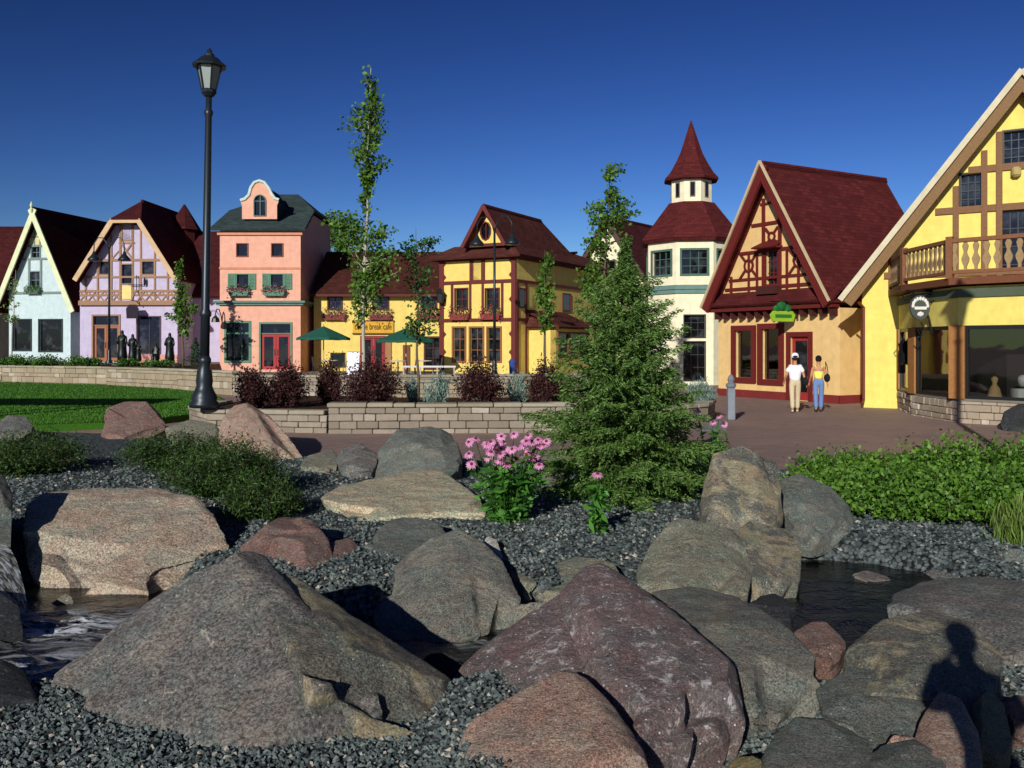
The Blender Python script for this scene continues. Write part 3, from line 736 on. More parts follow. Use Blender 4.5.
# flared skirt all round
i_ = .55
r.slab([(-.5, -.55, ZE3), (W3+.5, -.55, ZE3), (W3-i_, i_, zi), (i_, i_, zi)], t_)
r.slab([(W3+.5, -.55, ZE3), (W3+.5, D3+.5, ZE3), (W3-i_, D3-i_, zi), (W3-i_, i_, zi)], t_)
r.slab([(-.5, -.55, ZE3), (-.5, D3+.5, ZE3), (i_, D3-i_, zi), (i_, i_, zi)], t_)
r.slab([(-.5, D3+.5, ZE3), (W3+.5, D3+.5, ZE3), (W3-i_, D3-i_, zi), (i_, D3-i_, zi)], t_)
rb = 7.6
r.slab([(W3-.35, -.5, zi-.15), (ua, -.5, zA), (ua, rb-1.5, zA), (W3-.35, rb+.6, zi-.15)], t_)
r.slab([(2*ua-W3+.35, -.5, zi-.15), (ua, -.5, zA), (ua, rb-1.5, zA), (2*ua-W3+.35, rb+.6, zi-.15)], t_)
r.slab([(2*ua-W3+.35, rb+.6, zi-.15), (W3-.35, rb+.6, zi-.15), (ua, rb-1.5, zA)], t_)
r.slab([(i_, rb-1, zi), (W3-i_, rb-1, zi), (W3-i_-.8, D3-i_-.8, zi+.55), (i_+.8, D3-i_-.8, zi+.55)], t_)
r.slab([(W3-i_, rb-1, zi), (W3-i_, D3-i_, zi), (W3-i_-1.2, D3-i_-1.2, zi+.5), (W3-i_-1.2, rb-1, zi+.5)], t_)
ro = b.put(r, 'roof', shingle('5a322c'))
c = MB(); c.tube([(ua, -.52, zA+.01), (ua, rb-1.5, zA+.01)], .07, 6); c.build('ridge_cap', shingle('5a322c'), ro)
gw = MB(); go = [(ua-hw+.15, zi-.1), (ua+hw-.15, zi-.1), (ua, zA-.35)]
ow = b.rect(480, 490.5, 222, 240, 0); oc = (ow[0]+ow[1])/2; oz = (ow[2]+ow[3])/2
ov_ = [(oc+(ow[1]-ow[0])*.5*math.cos(2*math.pi*k/10+math.pi/2), oz+(ow[3]-ow[2])*.5*math.sin(2*math.pi*k/10+math.pi/2)) for k in range(10)]
gw.wallface(go, [ov_], 0.05, .12); b.put(gw, 'gable_wall', YEL)
TB = wood('6a2c28')
pz = MB(); pz.poly([(x, .16, z) for x, z in ov_]); wo_ = MB(); wo_.tube([(x, .02, z) for x, z in ov_+ov_[:1]], .045, 5); wo_.box(oc-.02, oc+.02, .08, .12, ow[2]+.1, ow[3]-.1)
wo_ = wo_.build('gable_window', TB, b.root); pz.build('pane', GL(), wo_)
rk = MB(); 
for xx_ in (W3-.35, 2*ua-W3+.35): rk.beam((xx_, zi-.2), (ua, zA-.06), .2, -.58, -.49)
rk.beam((ua-hw-.1, zs-.06), (ua+hw+.1, zs-.06), .16, -.12, .04); b.put(rk, 'rake_board', TB)
tm = MB()
for z in (uzz(282), uzz(320)): tm.beam((0, z), (W3, z), .17, -.07)
tm.beam((0, ZE3-.1), (W3, ZE3-.1), .16, -.06)
for u in (.12, W3-.12): tm.beam((u, 0), (u, ZE3), .26, -.06)
for px in (471, 484.2): tm.beam((ux(px, 268), uzz(282)), (ux(px, 268), ZE3), .12)
for px in (452.5, 470.5, 483, 502.5): tm.beam((ux(px), uzz(320)), (ux(px), uzz(284)), .13)
for u, s_ in ((.3, 1), (W3-.3, -1)):
    for z in (uzz(276), uzz(262), uzz(300), uzz(352), uzz(334)): tm.prism([(u-.1*s_, z-.22), (u+.1*s_, z), (u-.1*s_, z+.22)], -.052, -.01)
b.put(tm, 'timber_frame', TB)
# timbers on the side wall (local x = W3)
Ms = Matrix(((0, -1, 0, W3), (1, 0, 0, 0), (0, 0, 1, 0), (0, 0, 0, 1)))
tm = MB()
for z in (uzz(282), uzz(320)): tm.box(0.02, D3, -.06, .01, z-.08, z+.08, Ms)
tm.box(0.02, D3, -.05, .01, ZE3-.2, ZE3-.03, Ms)
for y in (.13, 1.1): tm.box(y-.09, y+.09, -.045, .01, 0.0, uzz(283), Ms)
b.put(tm, 'side_timber', TB)
for y0, y1 in ((.35, .95), (5.6, 6.6)):
    m = MB(); z0, z1 = uzz(307), uzz(290)
    for q in ((y0-.06, y1+.06, z1, z1+.07), (y0-.06, y1+.06, z0-.07, z0), (y0-.06, y0, z0, z1), (y1, y1+.06, z0, z1)): m.box(q[0], q[1], -.05, .01, q[2], q[3], Ms)
    o = m.build('side_window', TB, b.root); p = MB(); p.box(y0, y1, -.015, .005, z0, z1, Ms); p.build('pane', GL(), o)
for i, r_ in enumerate(wn): window(b, r_, TB if i < 3 else wood('96603c'), fw=.06 if i < 3 else .09, nx=1 if i == 0 else 2, nz=3 if i >= 3 else 2)
for i in (1, 2):
    c = (wn[i][0]+wn[i][1])/2; flowerbox(b, (c-.6, c+.6, uzz(320), uzz(308.5)), wood('8a3a34'), ('8a2038', 'c86078'))
# single storey bay on the side
ex0, ex1, ey0, ey1 = W3, W3+1.55, 1.45, 5.8
m = MB(); m.poly([(ex0, ey0, 0), (ex1, ey0, 0), (ex1, ey0, 2.45), (ex0, ey0, 2.45)]); 
Mb = Matrix(((0, -1, 0, ex1), (1, 0, 0, 0), (0, 0, 1, 0), (0, 0, 0, 1)))
m.box(ey0, ey1, -.005, .3, 0, .8, Mb); m.box(ey0, ey1, -.006, .3, 2.2, 2.5, Mb); m.box(ey0, ey0+.25, -.007, .3, .8, 2.2, Mb)
b.put(m, 'side_bay', YEL)
r = MB(); r.slab([(ex0+.02, ey0-.35, 3.35), (ex0+.02, ey1, 3.35), (ex1+.4, ey1+.3, 2.45), (ex1+.4, ey0-.4, 2.45)], .12); r.slab([(ex0+.02, ey0+.2, 3.3), (ex1+.4, ey0-.4, 2.45), (ex0-.1, ey0-.4, 2.45)], .1); b.put(r, 'bay_roof', shingle('5a322c'))
for k in range(3):
    a = ey0+.3+k*1.35; o = MB()
    o.box(a, a+.12, -.04, .1, .8, 2.2, Mb); o.box(a+1.2, a+1.32, -.04, .1, .8, 2.2, Mb); o.box(a+.12, a+1.2, -.035, .1, .8, .9, Mb); o.box(a+.12, a+1.2, -.035, .1, 2.1, 2.2, Mb)
    o = o.build('bay_window', wood('7a4a34'), b.root); p = MB(); p.box(a+.12, a+1.2, .03, .05, .9, 2.1, Mb); p.build('pane', GL(), o)
# wall lantern on the left edge
e = empty('wall_lantern', b.w(.1, -.08, uzz(300)), 'black wall lantern at left upper edge of the corner house', 'lantern')
m = MB(); m.tube([(0, 0, 0), (0, -.3, .1), (0, -.35, .45)], .03, 6); m.build('bracket', metal('1a1c1e'), e)
m = MB(); m.lathe([(.06, -.25), (.17, -.2), (.22, .25), (.26, .28), (.08, .5), (.02, .6)], 6, (0, -.35, .1)); m.build('lantern_body', metal('22262a'), e)

# --- white gable behind
b = Bld('white_gabled_house', 'cream gabled house with brown roof behind the two tall young trees', 3.4, 61.5, .5, .8, -.6)
gable(b, .4, 7.2, -.3, 7.9, 4.2, 9.9, 8, .5, CREAM, shingle('4c2426'), wood('5a4640'), [(3.0, 4.2, 5.5, 7.0)], rw=.3)
window(b, (3.0, 4.2, 5.5, 7.0), wood('5a4640'), nx=2, nz=2)

# --- octagonal tower
TC = (W(691, 345, 47.0).x, 47.0)
b = Bld('octagonal_tower', 'cream octagonal tower with red roofs and tall pointed spire', TC[0], TC[1], 0, 1, -.12)
z_ = lambda py, Y=45: H-(py-345)*Y/F
Rb = 2.42; rot = R(22.5); ap = Rb*math.cos(R(22.5)); fwid = 2*Rb*math.sin(R(22.5))
faces = []
for k in range(8):
    a = R(-90+45*k); n = Vector((math.cos(a), math.sin(a), 0)); tx = Vector((-n.y, n.x, 0))
    M = Matrix(((tx.x, -n.x, 0, n.x*ap), (tx.y, -n.y, 0, n.y*ap), (0, 0, 1, 0), (0, 0, 0, 1)))
    faces.append(M)
ZT = z_(236)
m = MB()
hz = {k: [] for k in range(8)}
wup = (-.62, .62, z_(274), z_(250.5)); wl1 = (-.5, .5, z_(337), z_(315.5)); wl2 = (-.5, .5, z_(380), z_(342))
for k in (7, 0, 1, 6): hz[k] = [wup]
hz[0] = [wup, wl1, wl2]
for k in range(8):
    f = MB(); f.wallface([(-fwid/2, 0), (fwid/2, 0), (fwid/2, ZT), (-fwid/2, ZT)], [hole(h) for h in hz[k]], 0, .12); m.merge(f, faces[k])
b.put(m, 'wall', CREAM)
for k in range(8):
    for i, h in enumerate(hz[k]): window(b, h, paint('4f6f60') if i == 0 else metal('20262a'), nx=3, nz=3, fw=.1 if i == 0 else .05, M=faces[k], mw=.03)
m = MB(); m.lathe([(Rb+.02, z_(294)), (Rb+.1, z_(293.5)), (Rb+.1, z_(290)), (Rb+.17, z_(289.5)), (Rb+.17, z_(285.5)), (Rb+.02, z_(285))], 8, rot=rot); b.put(m, 'band', paint('6c8c84'))
m = MB(); zl = z_(204.5, 47); m.lathe([(Rb+.22, ZT-.25), (Rb+.3, ZT-.1), (Rb+.3, ZT), (1.25, zl), (.2, zl+.02)], 8, rot=rot); b.put(m, 'roof', REDR)
m = MB(); zb2 = z_(180, 47); m.lathe([(1.1, zl-.3), (1.1, zb2)], 8, rot=rot)
b.put(m, 'lantern', CREAM)
a8 = 1.1*math.cos(R(22.5))
for k in range(8):
    a = R(-90+45*k); n = Vector((math.cos(a), math.sin(a), 0)); tx = Vector((-n.y, n.x, 0))
    M = Matrix(((tx.x, -n.x, 0, n.x*a8), (tx.y, -n.y, 0, n.y*a8), (0, 0, 1, 0), (0, 0, 0, 1)))
    p = MB(); p.box(-.14, .14, -.03, .01, zl+.25, zb2-.25, M); b.put(p, 'lantern_window', paint('8a7a68'))
    q = MB(); q.box(-.1, .1, -.035, .012, zl+.29, zb2-.29, M); b.put(q, 'louvre', GL())
m = MB(); zt = z_(120.5, 47); hh = zt-zb2
m.lathe([(1.2, zb2-.12), (1.45, zb2-.1), (1.47, zb2), (1.2, zb2+.3), (.9, zb2+.8), (.62, zb2+1.35), (.36, zb2+2.1), (.16, zb2+hh*.87), (.02, zt)], 8, rot=rot); b.put(m, 'spire', REDR)

# --- orange shop with red timbers
b = Bld('gabled_shop', 'orange plastered shop with red timbered gable and steep red roof', 8.4, 35.5, 0, .5, -.87)
ux = lambda px, py=345, off=0: b.uz(px, py, off)[0]
def pz_(px, py, off=0): return b.uz(px, py, off)
ov = .5
eL, eR, pk = pz_(704, 308, -ov), pz_(832, 303, -ov), pz_(763, 163, -ov)
zE = (eL[1]+eR[1])/2; ua = pk[0]; hw = (eR[0]-eL[0])/2
WL, WR = ux(718.5), ux(840)
ua = (eL[0]+eR[0])/2*.5+pk[0]*.5
JZ = pz_(765, 302)[1]
w1 = b.rect(736, 752.5, 328, 377); w2 = b.rect(762.5, 780, 328, 380); dr = b.rect(790.5, 809, 336, 398)
w1 = (w1[0], w1[1], .75, 2.55); w2 = (w2[0], w2[1], .72, 2.6); dr = (dr[0], dr[1], .02, 2.3)
gw = (ux(766.5, 265), ux(778, 265), pz_(772, 284)[1], pz_(772, 250)[1])
RT = wood('6c221e')
gable(b, WL, WR, eL[0], eR[0], zE, pk[1], 6.0, ov, ORA, REDR, RT, [w1, w2, dr, gw], uA=ua, rw=.34, rd=.12)
k = MB()
for sg in (-1, 1): k.beam((ua+sg*(hw+.02), zE+.03), (ua, pk[1]+.06), .09, -ov-.2, -ov-.14)
b.put(k, 'rake_trim', paint('cdb890'))
zr = lambda u: zE+(pk[1]-zE)*((u-eL[0])/(ua-eL[0]) if u < ua else (eR[0]-u)/(eR[0]-ua))-.5
tm = MB()
zb = pz_(765, 294)[1]; zmid = pz_(765, 251)[1]; ztp = pz_(765, 224)[1]
def cl(z): # u range inside the gable at height z
    l = eL[0]+(z+.45-zE)/(pk[1]-zE)*(ua-eL[0]); r_ = eR[0]-(z+.45-zE)/(pk[1]-zE)*(eR[0]-ua); return l, r_
for z, w_ in ((zb+.25, .12), (zb+.6, .1), (zmid, .12), (ztp, .12), (ztp+.75, .08)):
    l, r_ = cl(z); l = max(l, WL); r_ = min(r_, WR); tm.beam((l, z), (r_, z), w_)
wc = (gw[0]+gw[1])/2; pw = gw[1]-gw[0]
for u in (wc-pw/2-.12, wc+pw/2+.12): tm.beam((u, zb), (u, zr(u)), .13)
L0, R0 = cl(zb)
for u in (WL+.75, (WL+wc-pw/2)/2+.4, wc-pw*1.3, wc+pw*1.3, (WR+wc+pw/2)/2-.4, WR-.75):
    if zr(u) > zb+.4: tm.beam((u, zb), (u, min(zr(u), zmid)), .09)
def ornament(cu, cz, r_):
    for k_ in range(12):
        a0, a1 = 2*math.pi*k_/12, 2*math.pi*(k_+1)/12
        tm.beam((cu+r_*.45*math.cos(a0), cz+r_*.45*math.sin(a0)), (cu+r_*.45*math.cos(a1), cz+r_*.45*math.sin(a1)), .07)
    for sx in (-1, 1):
        for sz in (-1, 1): tm.beam((cu+sx*r_*.3, cz+sz*r_*.3), (cu+sx*r_*.95, cz+sz*r_), .08)
zo = (zb+.62+zmid)/2
ornament((WL+.75+wc-pw*1.3)/2+.25, zo, .5); ornament((WR-.75+wc+pw*1.3)/2-.25, zo, .5); ornament(wc, (zmid+ztp)/2, .33)
b.put(tm, 'timber_frame', RT)
window(b, gw, RT, fw=.08, nx=2, nz=3)
hd = MB(); hd.slab([(gw[0]-.3, -.5, gw[3]+.1), (gw[1]+.3, -.5, gw[3]+.1), (gw[1]+.15, 0, gw[3]+.35), (gw[0]-.15, 0, gw[3]+.35)], .06); hd.box(gw[0]-.25, gw[1]+.25, -.4, -.02, gw[3]+.04, gw[3]+.12); b.put(hd, 'window_hood', RT)
bx = MB(); bx.box(gw[0]-.2, gw[1]+.2, -.35, -.06, gw[2]-.38, gw[2]-.1); b.put(bx, 'window_box', wood('4a2420'))
sk_ = MB(); sk_.slab([(WL-.35, -.55, zb-.38), (WR+.1, -.55, zb-.38), (WR+.1, -.02, zb+.12), (WL-.35, -.02, zb+.12)], .1); b.put(sk_, 'skirt_roof', REDR)
fc = MB(); fc.box(WL-.1, WR, -.42, -.03, zb-.62, zb-.5); b.put(fc, 'jetty_beam', RT)
n_ = 14
for i in range(n_):
    u = WL+.1+(WR-WL-.3)*i/(n_-1); mo = MB(); mo.prism([(u, zb-.9), (u+.12, zb-.9), (u+.12, zb-.62), (u, zb-.62)], -.3, -.01, .5); b.put(mo, 'corbel', wood('4a2220'))
bs = MB(); bs.box(WL-.03, dr[0]-.1, -.05, 0, 0, .28); bs.box(dr[1]+.1, WR+.03, -.05, 0, 0, .28); bs.box(WR, WR+.05, -.05, 6, 0, .28); b.put(bs, 'plinth', paint('7c2c28'))
for q in (w1, w2):
    o = window(b, q, RT, fw=.2, nx=1, nz=1, proud=.09, glass=clearglass())
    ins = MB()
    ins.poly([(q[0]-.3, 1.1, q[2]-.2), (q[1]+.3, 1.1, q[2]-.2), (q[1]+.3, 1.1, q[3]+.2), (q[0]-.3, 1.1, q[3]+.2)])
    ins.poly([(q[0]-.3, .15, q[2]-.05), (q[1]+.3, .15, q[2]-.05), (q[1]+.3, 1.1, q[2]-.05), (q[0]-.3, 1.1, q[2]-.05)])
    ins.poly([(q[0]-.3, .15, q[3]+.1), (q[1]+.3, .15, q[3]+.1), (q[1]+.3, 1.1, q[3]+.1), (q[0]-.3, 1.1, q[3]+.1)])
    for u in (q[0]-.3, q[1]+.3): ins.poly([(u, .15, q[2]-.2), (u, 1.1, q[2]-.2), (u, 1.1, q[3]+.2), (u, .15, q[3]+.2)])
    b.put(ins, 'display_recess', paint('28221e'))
    dm = MB(); cu = (q[0]+q[1])/2
    dm.lathe([(.12, q[2]), (.05, q[2]+.1), (.04, q[2]+.45), (.14, q[2]+.6), (.18, q[2]+.95), (.13, q[2]+1.15), (.19, q[2]+1.35), (.06, q[2]+1.5), (.08, q[2]+1.62), (.03, q[2]+1.7)], 10)
    o = dm.build('dress_form', paint('c8c4b4' if q is w1 else '8a9a58'), None, True, loc=b.w(cu, .5, 0)); tag(o, 'pale dress form standing in the left shop window of orange shop' if q is w1 else 'olive dress form standing in the window next to red shop door', 'mannequin')
door(b, dr, RT, wood('a03030'), leaves=1, fw=.17)
# green shop sign
e = empty('shop_sign', b.w(ux(798, 318), -.02, pz_(798, 312)[1]), 'green painted shop sign on a black bracket above red shop door', 'sign', None, math.atan2(b.s, b.c))
m = MB(); m.tube([(0, 0, .35), (0, -1.35, .35)], .025, 6); m.tube([(0, 0, -.1), (0, -.5, .2), (0, -1.0, .34)], .02, 6); m.tube([(0, -.01, -.3), (0, -.01, .55)], .035, 6); m.build('bracket', metal('18181a'), e)
Mx = Matrix(((0, -1, 0, 0), (1, 0, 0, -.75), (0, 0, 1, 0), (0, 0, 0, 1))) 
m = MB(); m.prism([(-.5, -.35), (.5, -.35), (.6, -.12), (.45, .02), (-.45, .02), (-.6, -.12)], -.04, .04); 
for f in m.bm.verts: f.co = Mx @ f.co
m.build('sign_board', paint('9cc832'), e)
m = MB()
for x, z, r_ in ((-.3, .1, .16), (-.05, .2, .22), (.25, .12, .17)): m.ball((x, 0, z), (r_, .08, r_*.8), 2, .12)
for f in m.bm.verts: f.co = Mx @ f.co
m.build('leaf_emblem', paint('1f6a34'), e)
m = MB(); m.box(-.4, .4, -.05, .05, -.22, -.1); 
for f in m.bm.verts: f.co = Mx @ f.co
m.build('sign_stripe', paint('2f7a30'), e)

# --- big yellow building at right
gd = Vector((.85, -.53, 0)).normalized()
b = Bld('balcony_house', 'bright yellow gabled house with brown timbers and a wooden balcony at right', 10.75, 29.15, 0, .85, -.53)
def pz_(px, py, off=0): return b.uz(px, py, off)
ux = lambda px, py=345, off=0: b.uz(px, py, off)[0]
ov = .45
eL, pk = pz_(843, 300, -ov), pz_(1022.5, 73, -ov)
ua = pk[0]; hw = ua-eL[0]; eR = (ua+hw, eL[1])
g1 = b.rect(961, 982, 174, 207); g2 = b.rect(1004, 1026, 131, 165); g3 = b.rect(1002, 1026, 210, 236); g3 = (g3[0], g3[1], 3.85, g3[3])
TBn = wood('866040')
u_w0 = ux(862, 360)
gable(b, u_w0, 2*ua-u_w0, eL[0], eR[0], eL[1], pk[1], 10, ov, BYEL, REDR, wood('8a6a44'), [g1, g2, g3], uA=ua, rw=.34, rd=.1)
k = MB()
for sg in (-1, 1): k.beam((ua+sg*(hw+.05), eL[1]+.0), (ua, pk[1]+.05), .17, -ov-.22, -ov-.14)
b.put(k, 'rake_trim', paint('d8cfae'))
tm = MB()
dzr = .75
def cl(z):
    l = eL[0]+(z+dzr-eL[1])/(pk[1]-eL[1])*hw; return l, 2*ua-l
for py in (208.5, 169, 272):
    z = pz_(985, py)[1]; l, r_ = cl(z); tm.beam((max(l, u_w0), z), (min(r_, 2*ua-u_w0), z), .2, -.06)
for px in (956, 984.5, 999.5):
    u = ux(px, 200); zt_ = eL[1]+(u-eL[0])/hw*(pk[1]-eL[1])-dzr; tm.beam((u, 3.8), (u, zt_), .16, -.06); tm.beam((2*ua-u, 3.8), (2*ua-u, zt_), .16, -.06)
u = ux(905, 250); tm.beam((u, 3.8), (u, 5.0), .16, -.06)
b.put(tm, 'timber_frame', TBn)
for g_ in (g1, g2, g3): window(b, g_, metal('22262c'), nx=3, nz=4, fw=.05, mw=.03)
lt = MB(); q = pz_(1016.5, 173); lt.box(q[0]-.13, q[0]+.13, -.25, -.02, q[1]-.15, q[1]+.15, None, None, .03, .06); b.put(lt, 'security_light', paint('b8a468'))
# soffit wall left of bay, downspout
m = MB(); dx = ux(864, 350); m.tube([(dx, -.08, .25), (dx, -.08, 3.2), (dx-.1, -.3, 3.35)], .05, 8); m.tube([(dx, -.08, .25), (dx, -.3, .12)], .05, 8); b.put(m, 'downspout', metal('7a3a2c'))
# bay: posts, stone base, glazing
BP = [Vector((12.1, 28.15, 0)), Vector((11.45, 25.7, 0)), Vector((11.5, 23.2, 0)), Vector((13.6, 21.0, 0)), Vector((16.5, 19.6, 0)), Vector((19.2, 21.6, 0))]
inv = b.root.matrix_basis.inverted() if False else (Matrix.Rotation(-math.atan2(b.s, b.c), 4, 'Z') @ Matrix.Translation((-b.o[0], -b.o[1], -b.o[2])))
def segM(p, q):
    d = (q-p).normalized(); n = Vector((-d.y, d.x, 0))
    return inv @ Matrix(((d.x, n.x, 0, p.x), (d.y, n.y, 0, p.y), (0, 0, 1, 0), (0, 0, 0, 1))), (q-p).length
core = MB(); up = MB()
ZS, ZH, ZBF = .62, 2.5, 3.5
STM = stonem('c4b49c', 'a08e78', 'f0e8d8')
def stonewall(mb, M, L, z0, z1, th=.3, rows=5, lo=.2, hi=.55, y0=-.03):
    z = z0; r_ = 0
    hs = [random.uniform(.55, 1.5) for _ in range(rows)]; k = (z1-z0)/sum(hs)
    for h in hs:
        h *= k; x = -random.uniform(0, .2)
        while x < L:
            w_ = lo+(hi-lo)*random.random()**1.4*1.25; a, c = max(0, x), min(L, x+w_)
            if c-a > .05: mb.box(a+.006, c-.006, y0-random.uniform(0, .035), y0+th, z+.006, z+h-.006, M, None, .006, .014)
            x += w_
        z += h
sb = MB(); fas = MB()
for p, q in zip(BP, BP[1:]):
    M, L = segM(p, q); pst = MB()
    stonewall(sb, M, L, -.05, ZS-.06, .2, 4); core.box(0, L, .04, .3, -.1, ZS-.08, M); core.box(-.01, L+.01, .0, .3, ZS-.06, ZS, M)
    up.box(0, L, .0, .25, ZH, ZBF, M)
    fas.box(-.03, L+.03, -.06, -.002, ZBF-.28, ZBF-.06, M)
    pst.box(-.22, .17, -.05, .2, ZS, ZH-.01, M); b.put(pst, 'bay_post', wood('a87440'))
b.put(sb, 'stone_base', STM); b.put(core, 'sill', stonem('8f8a7c', '6f6a60', 'a09a8c')); b.put(up, 'bay_wall', BYEL); b.put(fas, 'bay_fascia', paint('54604c'))
for i, (p, q) in enumerate(zip(BP, BP[1:])):
    M, L = segM(p, q); a, c = .17, L-.17; f = MB()
    for r_ in ((a, a+.07, ZS, ZH), (c-.07, c, ZS, ZH), (a+.07, c-.07, ZS, ZS+.08), (a+.07, c-.07, ZH-.1, ZH)): f.box(r_[0], r_[1], -.0, .1, r_[2], r_[3], M)
    o = f.build('bay_window', metal('20221f'), b.root); g_ = MB(); g_.poly([M @ Vector(v) for v in ((a+.07, .06, ZS+.08), (c-.07, .06, ZS+.08), (c-.07, .06, ZH-.1), (a+.07, .06, ZH-.1))]); g_.build('pane', clearglass(), o)
# interior: floor, ceiling and a back partition
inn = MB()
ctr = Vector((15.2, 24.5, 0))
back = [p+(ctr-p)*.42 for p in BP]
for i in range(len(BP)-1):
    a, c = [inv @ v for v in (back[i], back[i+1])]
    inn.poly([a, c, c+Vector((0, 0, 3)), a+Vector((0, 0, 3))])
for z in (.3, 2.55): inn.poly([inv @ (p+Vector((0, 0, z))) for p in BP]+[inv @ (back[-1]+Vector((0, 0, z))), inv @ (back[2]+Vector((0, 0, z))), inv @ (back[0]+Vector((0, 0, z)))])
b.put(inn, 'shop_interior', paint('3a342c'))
for k_, (seg, t, dd, hx, shape) in enumerate(((1, .3, .6, '8a9a70', 0), (1, .62, .5, 'c8c0a0', 1), (2, .2, .6, 'b89868', 1), (2, .42, .9, 'dad6cc', 2), (2, .62, .6, '6a8a5a', 0), (2, .8, .7, 'e8e4dc', 1), (3, .2, .8, 'a86a58', 2))):
    p = BP[seg].lerp(BP[seg+1], t); p = p+(ctr-p).normalized()*(dd*.75); m = MB()
    if shape == 0: m.lathe([(.12, .3), (.18, .55), (.08, .7), (.1, .75)], 10); quadsC = None
    elif shape == 1: m.lathe([(.16, .3), (.2, .6), (.12, .9), (.05, 1.0), (.09, 1.15), (.02, 1.2)], 12)
    else: m.box(-.25, .25, -.2, .2, .3, .9, ch=.02); m.ball((0, 0, 1.1), .16, 2, .1)
    o = m.build(['planter_pot', 'ceramic_vase', 'display_stand'][shape], paint(hx), None, True, loc=p)
    tag(o, ['green pot displayed behind the side glass of yellow bay', 'cream vase displayed behind the side glass of yellow bay', 'tan vase near the post in front bay window', 'white stand with round top in front bay window', 'leaf green pot in the middle of front bay window', 'white vase at the right of front bay window', 'brick red stand behind the far right bay glass'][k_], ['pot', 'vase', 'vase', 'stand', 'pot', 'vase', 'stand'][k_])
# balcony
bal = MB(); e_ = .24
def offp(i):
    p = BP[i]; d = (p-ctr).normalized(); return p+d*e_*1.3
OP = [offp(i) for i in range(len(BP))]
OP[0] = OP[0]+Vector((.0, .1, 0))
bal.slab([inv @ (p+Vector((0, 0, 3.72))) for p in OP+[Vector((20, 24, 0)), Vector((16, 27, 0))]], .18)
bo = b.put(bal, 'balcony', wood('7a4a30'))
rl = MB(); bi = 0; BM = wood('a68a62')
bal_bm = None
for p, q in zip(OP[:-1], OP[1:]):
    M, L = segM(p, q)
    for z0, z1, dd in ((4.62, 4.72, .07), (3.82, 3.9, .05)): rl.box(-.02, L+.02, .02, .02+dd*2, z0, z1, M)
    rl.box(-.08, .08, .0, .16, 3.7, 4.78, M)
    nb = int(L/.24)
    for j in range(nb):
        u = (j+.5)*L/nb
        bb = MB(); prof = [(.035, 3.9), (.035, 4.0), (.085, 4.12), (.095, 4.2), (.05, 4.3), (.035, 4.36), (.06, 4.45), (.075, 4.52), (.04, 4.6), (.04, 4.63)]
        if bal_bm is None:
            bb.prism([(x, z-3.7) for x, z in prof]+[(-x, z-3.7) for x, z in prof[::-1]], -.02, .02); ob = bb.build('baluster', BM, bo); bal_bm = ob.data
        else: ob = link(bpy.data.objects.new('baluster', bal_bm), bo)
        ob.matrix_basis = M @ Matrix.Translation((u, .08, 3.7))
rl.build('railing', wood('8a5c3c'), bo)
# bracket sign on the bay corner
e = empty('bracket_sign', (11.46, 24.55, 2.72), 'small grey sign with pale ornament on a black bracket on the yellow bay', 'sign')
m = MB(); m.tube([(0, 0, .75), (-.75, -.1, .75)], .03, 6)
m.tube([(0, 0, -.4), (-.1, -.03, .0), (-.3, -.05, .5), (-.6, -.08, .72)], .03, 6)
m.tube([(-.7, -.1, .75), (-.85, -.1, .62), (-.8, -.1, .5), (-.68, -.1, .55)], .02, 5); m.tube([(-.35, -.1, -.1), (-.25, -.1, -.3), (-.35, -.1, -.45), (-.45, -.1, -.3)], .02, 5)
m.tube([(-.1+.16*math.cos(t/3), -.03, .55+.12*math.sin(t/3)) for t in range(18)], .02, 5)
m.build('bracket', metal('18181a'), e)
m = MB(); m.prism([(-.4+.27*math.cos(2*math.pi*k/20), .3+.33*math.sin(2*math.pi*k/20)) for k in range(20)], -.17, -.1); m.build('sign_board', paint('4c524e'), e)
m = MB()
for k in range(9):
    a0 = math.pi*(k/8); m.ball((-.4+.2*math.cos(a0), -.18, .34+.2*math.sin(a0)), (.045, .02, .06), 1)
m.box(-.56, -.24, -.2, -.16, .24, .32); m.ball((-.4, -.18, .12), (.1, .02, .07), 1); m.build('emblem', paint('e4e2d4'), e)
e = empty('wall_lantern', (BP[0].x-.1, BP[0].y-.9, 1.9), 'slim black lantern fixed at left side of the yellow bay', 'lantern')
m = MB(); m.tube([(.2, 0, 0), (-.1, 0, 0), (-.15, 0, .25)], .03, 6); m.lathe([(.05, -.5), (.12, -.45), (.14, .1), (.03, .3)], 6, (-.15, 0, 0)); m.build('lantern_body', metal('18181a'), e)
# ------------------------------------------------------------------ terraces, lawn, stone walls, planter
def concrete():
    s = NT('concrete_paving'); v = s.coords(); n = s.noise(v, 1.2, 7, .7); n2 = s.noise(v, 30, 4)
    s.pbr(s.mix(s.ramp(n, .3, .7), rgb('6b5f58'), rgb('8e8078')), .85, n2, .3, .01); return s.m
def mulch():
    s = NT('bark_mulch'); v = s.coords(); n = s.noise(v, 25, 6, .75); n2 = s.noise(v, 2, 4)
    s.pbr(s.mix(s.ramp(n, .35, .7), rgb('2a1c16'), rgb('6a4c3a')), .95, n, .9, .04, spec=.1); return s.m
def sheet(name, pts, z, mat, kind='structure', z0=None):
    m = MB(); m.poly([(x, y, z) for x, y in pts])
    if z0 is not None:
        for (a, b), (c, d) in zip(pts, pts[1:]+pts[:1]): m.poly([(a, b, z0), (c, d, z0), (c, d, z), (a, b, z)])
    o = m.build(name, mat); o['kind'] = kind; return o
LW = [(-40, 48), (-34, 47), (-25.6, 45.2), (-19, 42.2), (-14.25, 38.4), (-11, 35.5), (-5, 35.3), (0, 36.3), (3.2, 38)]
MU = mulch()
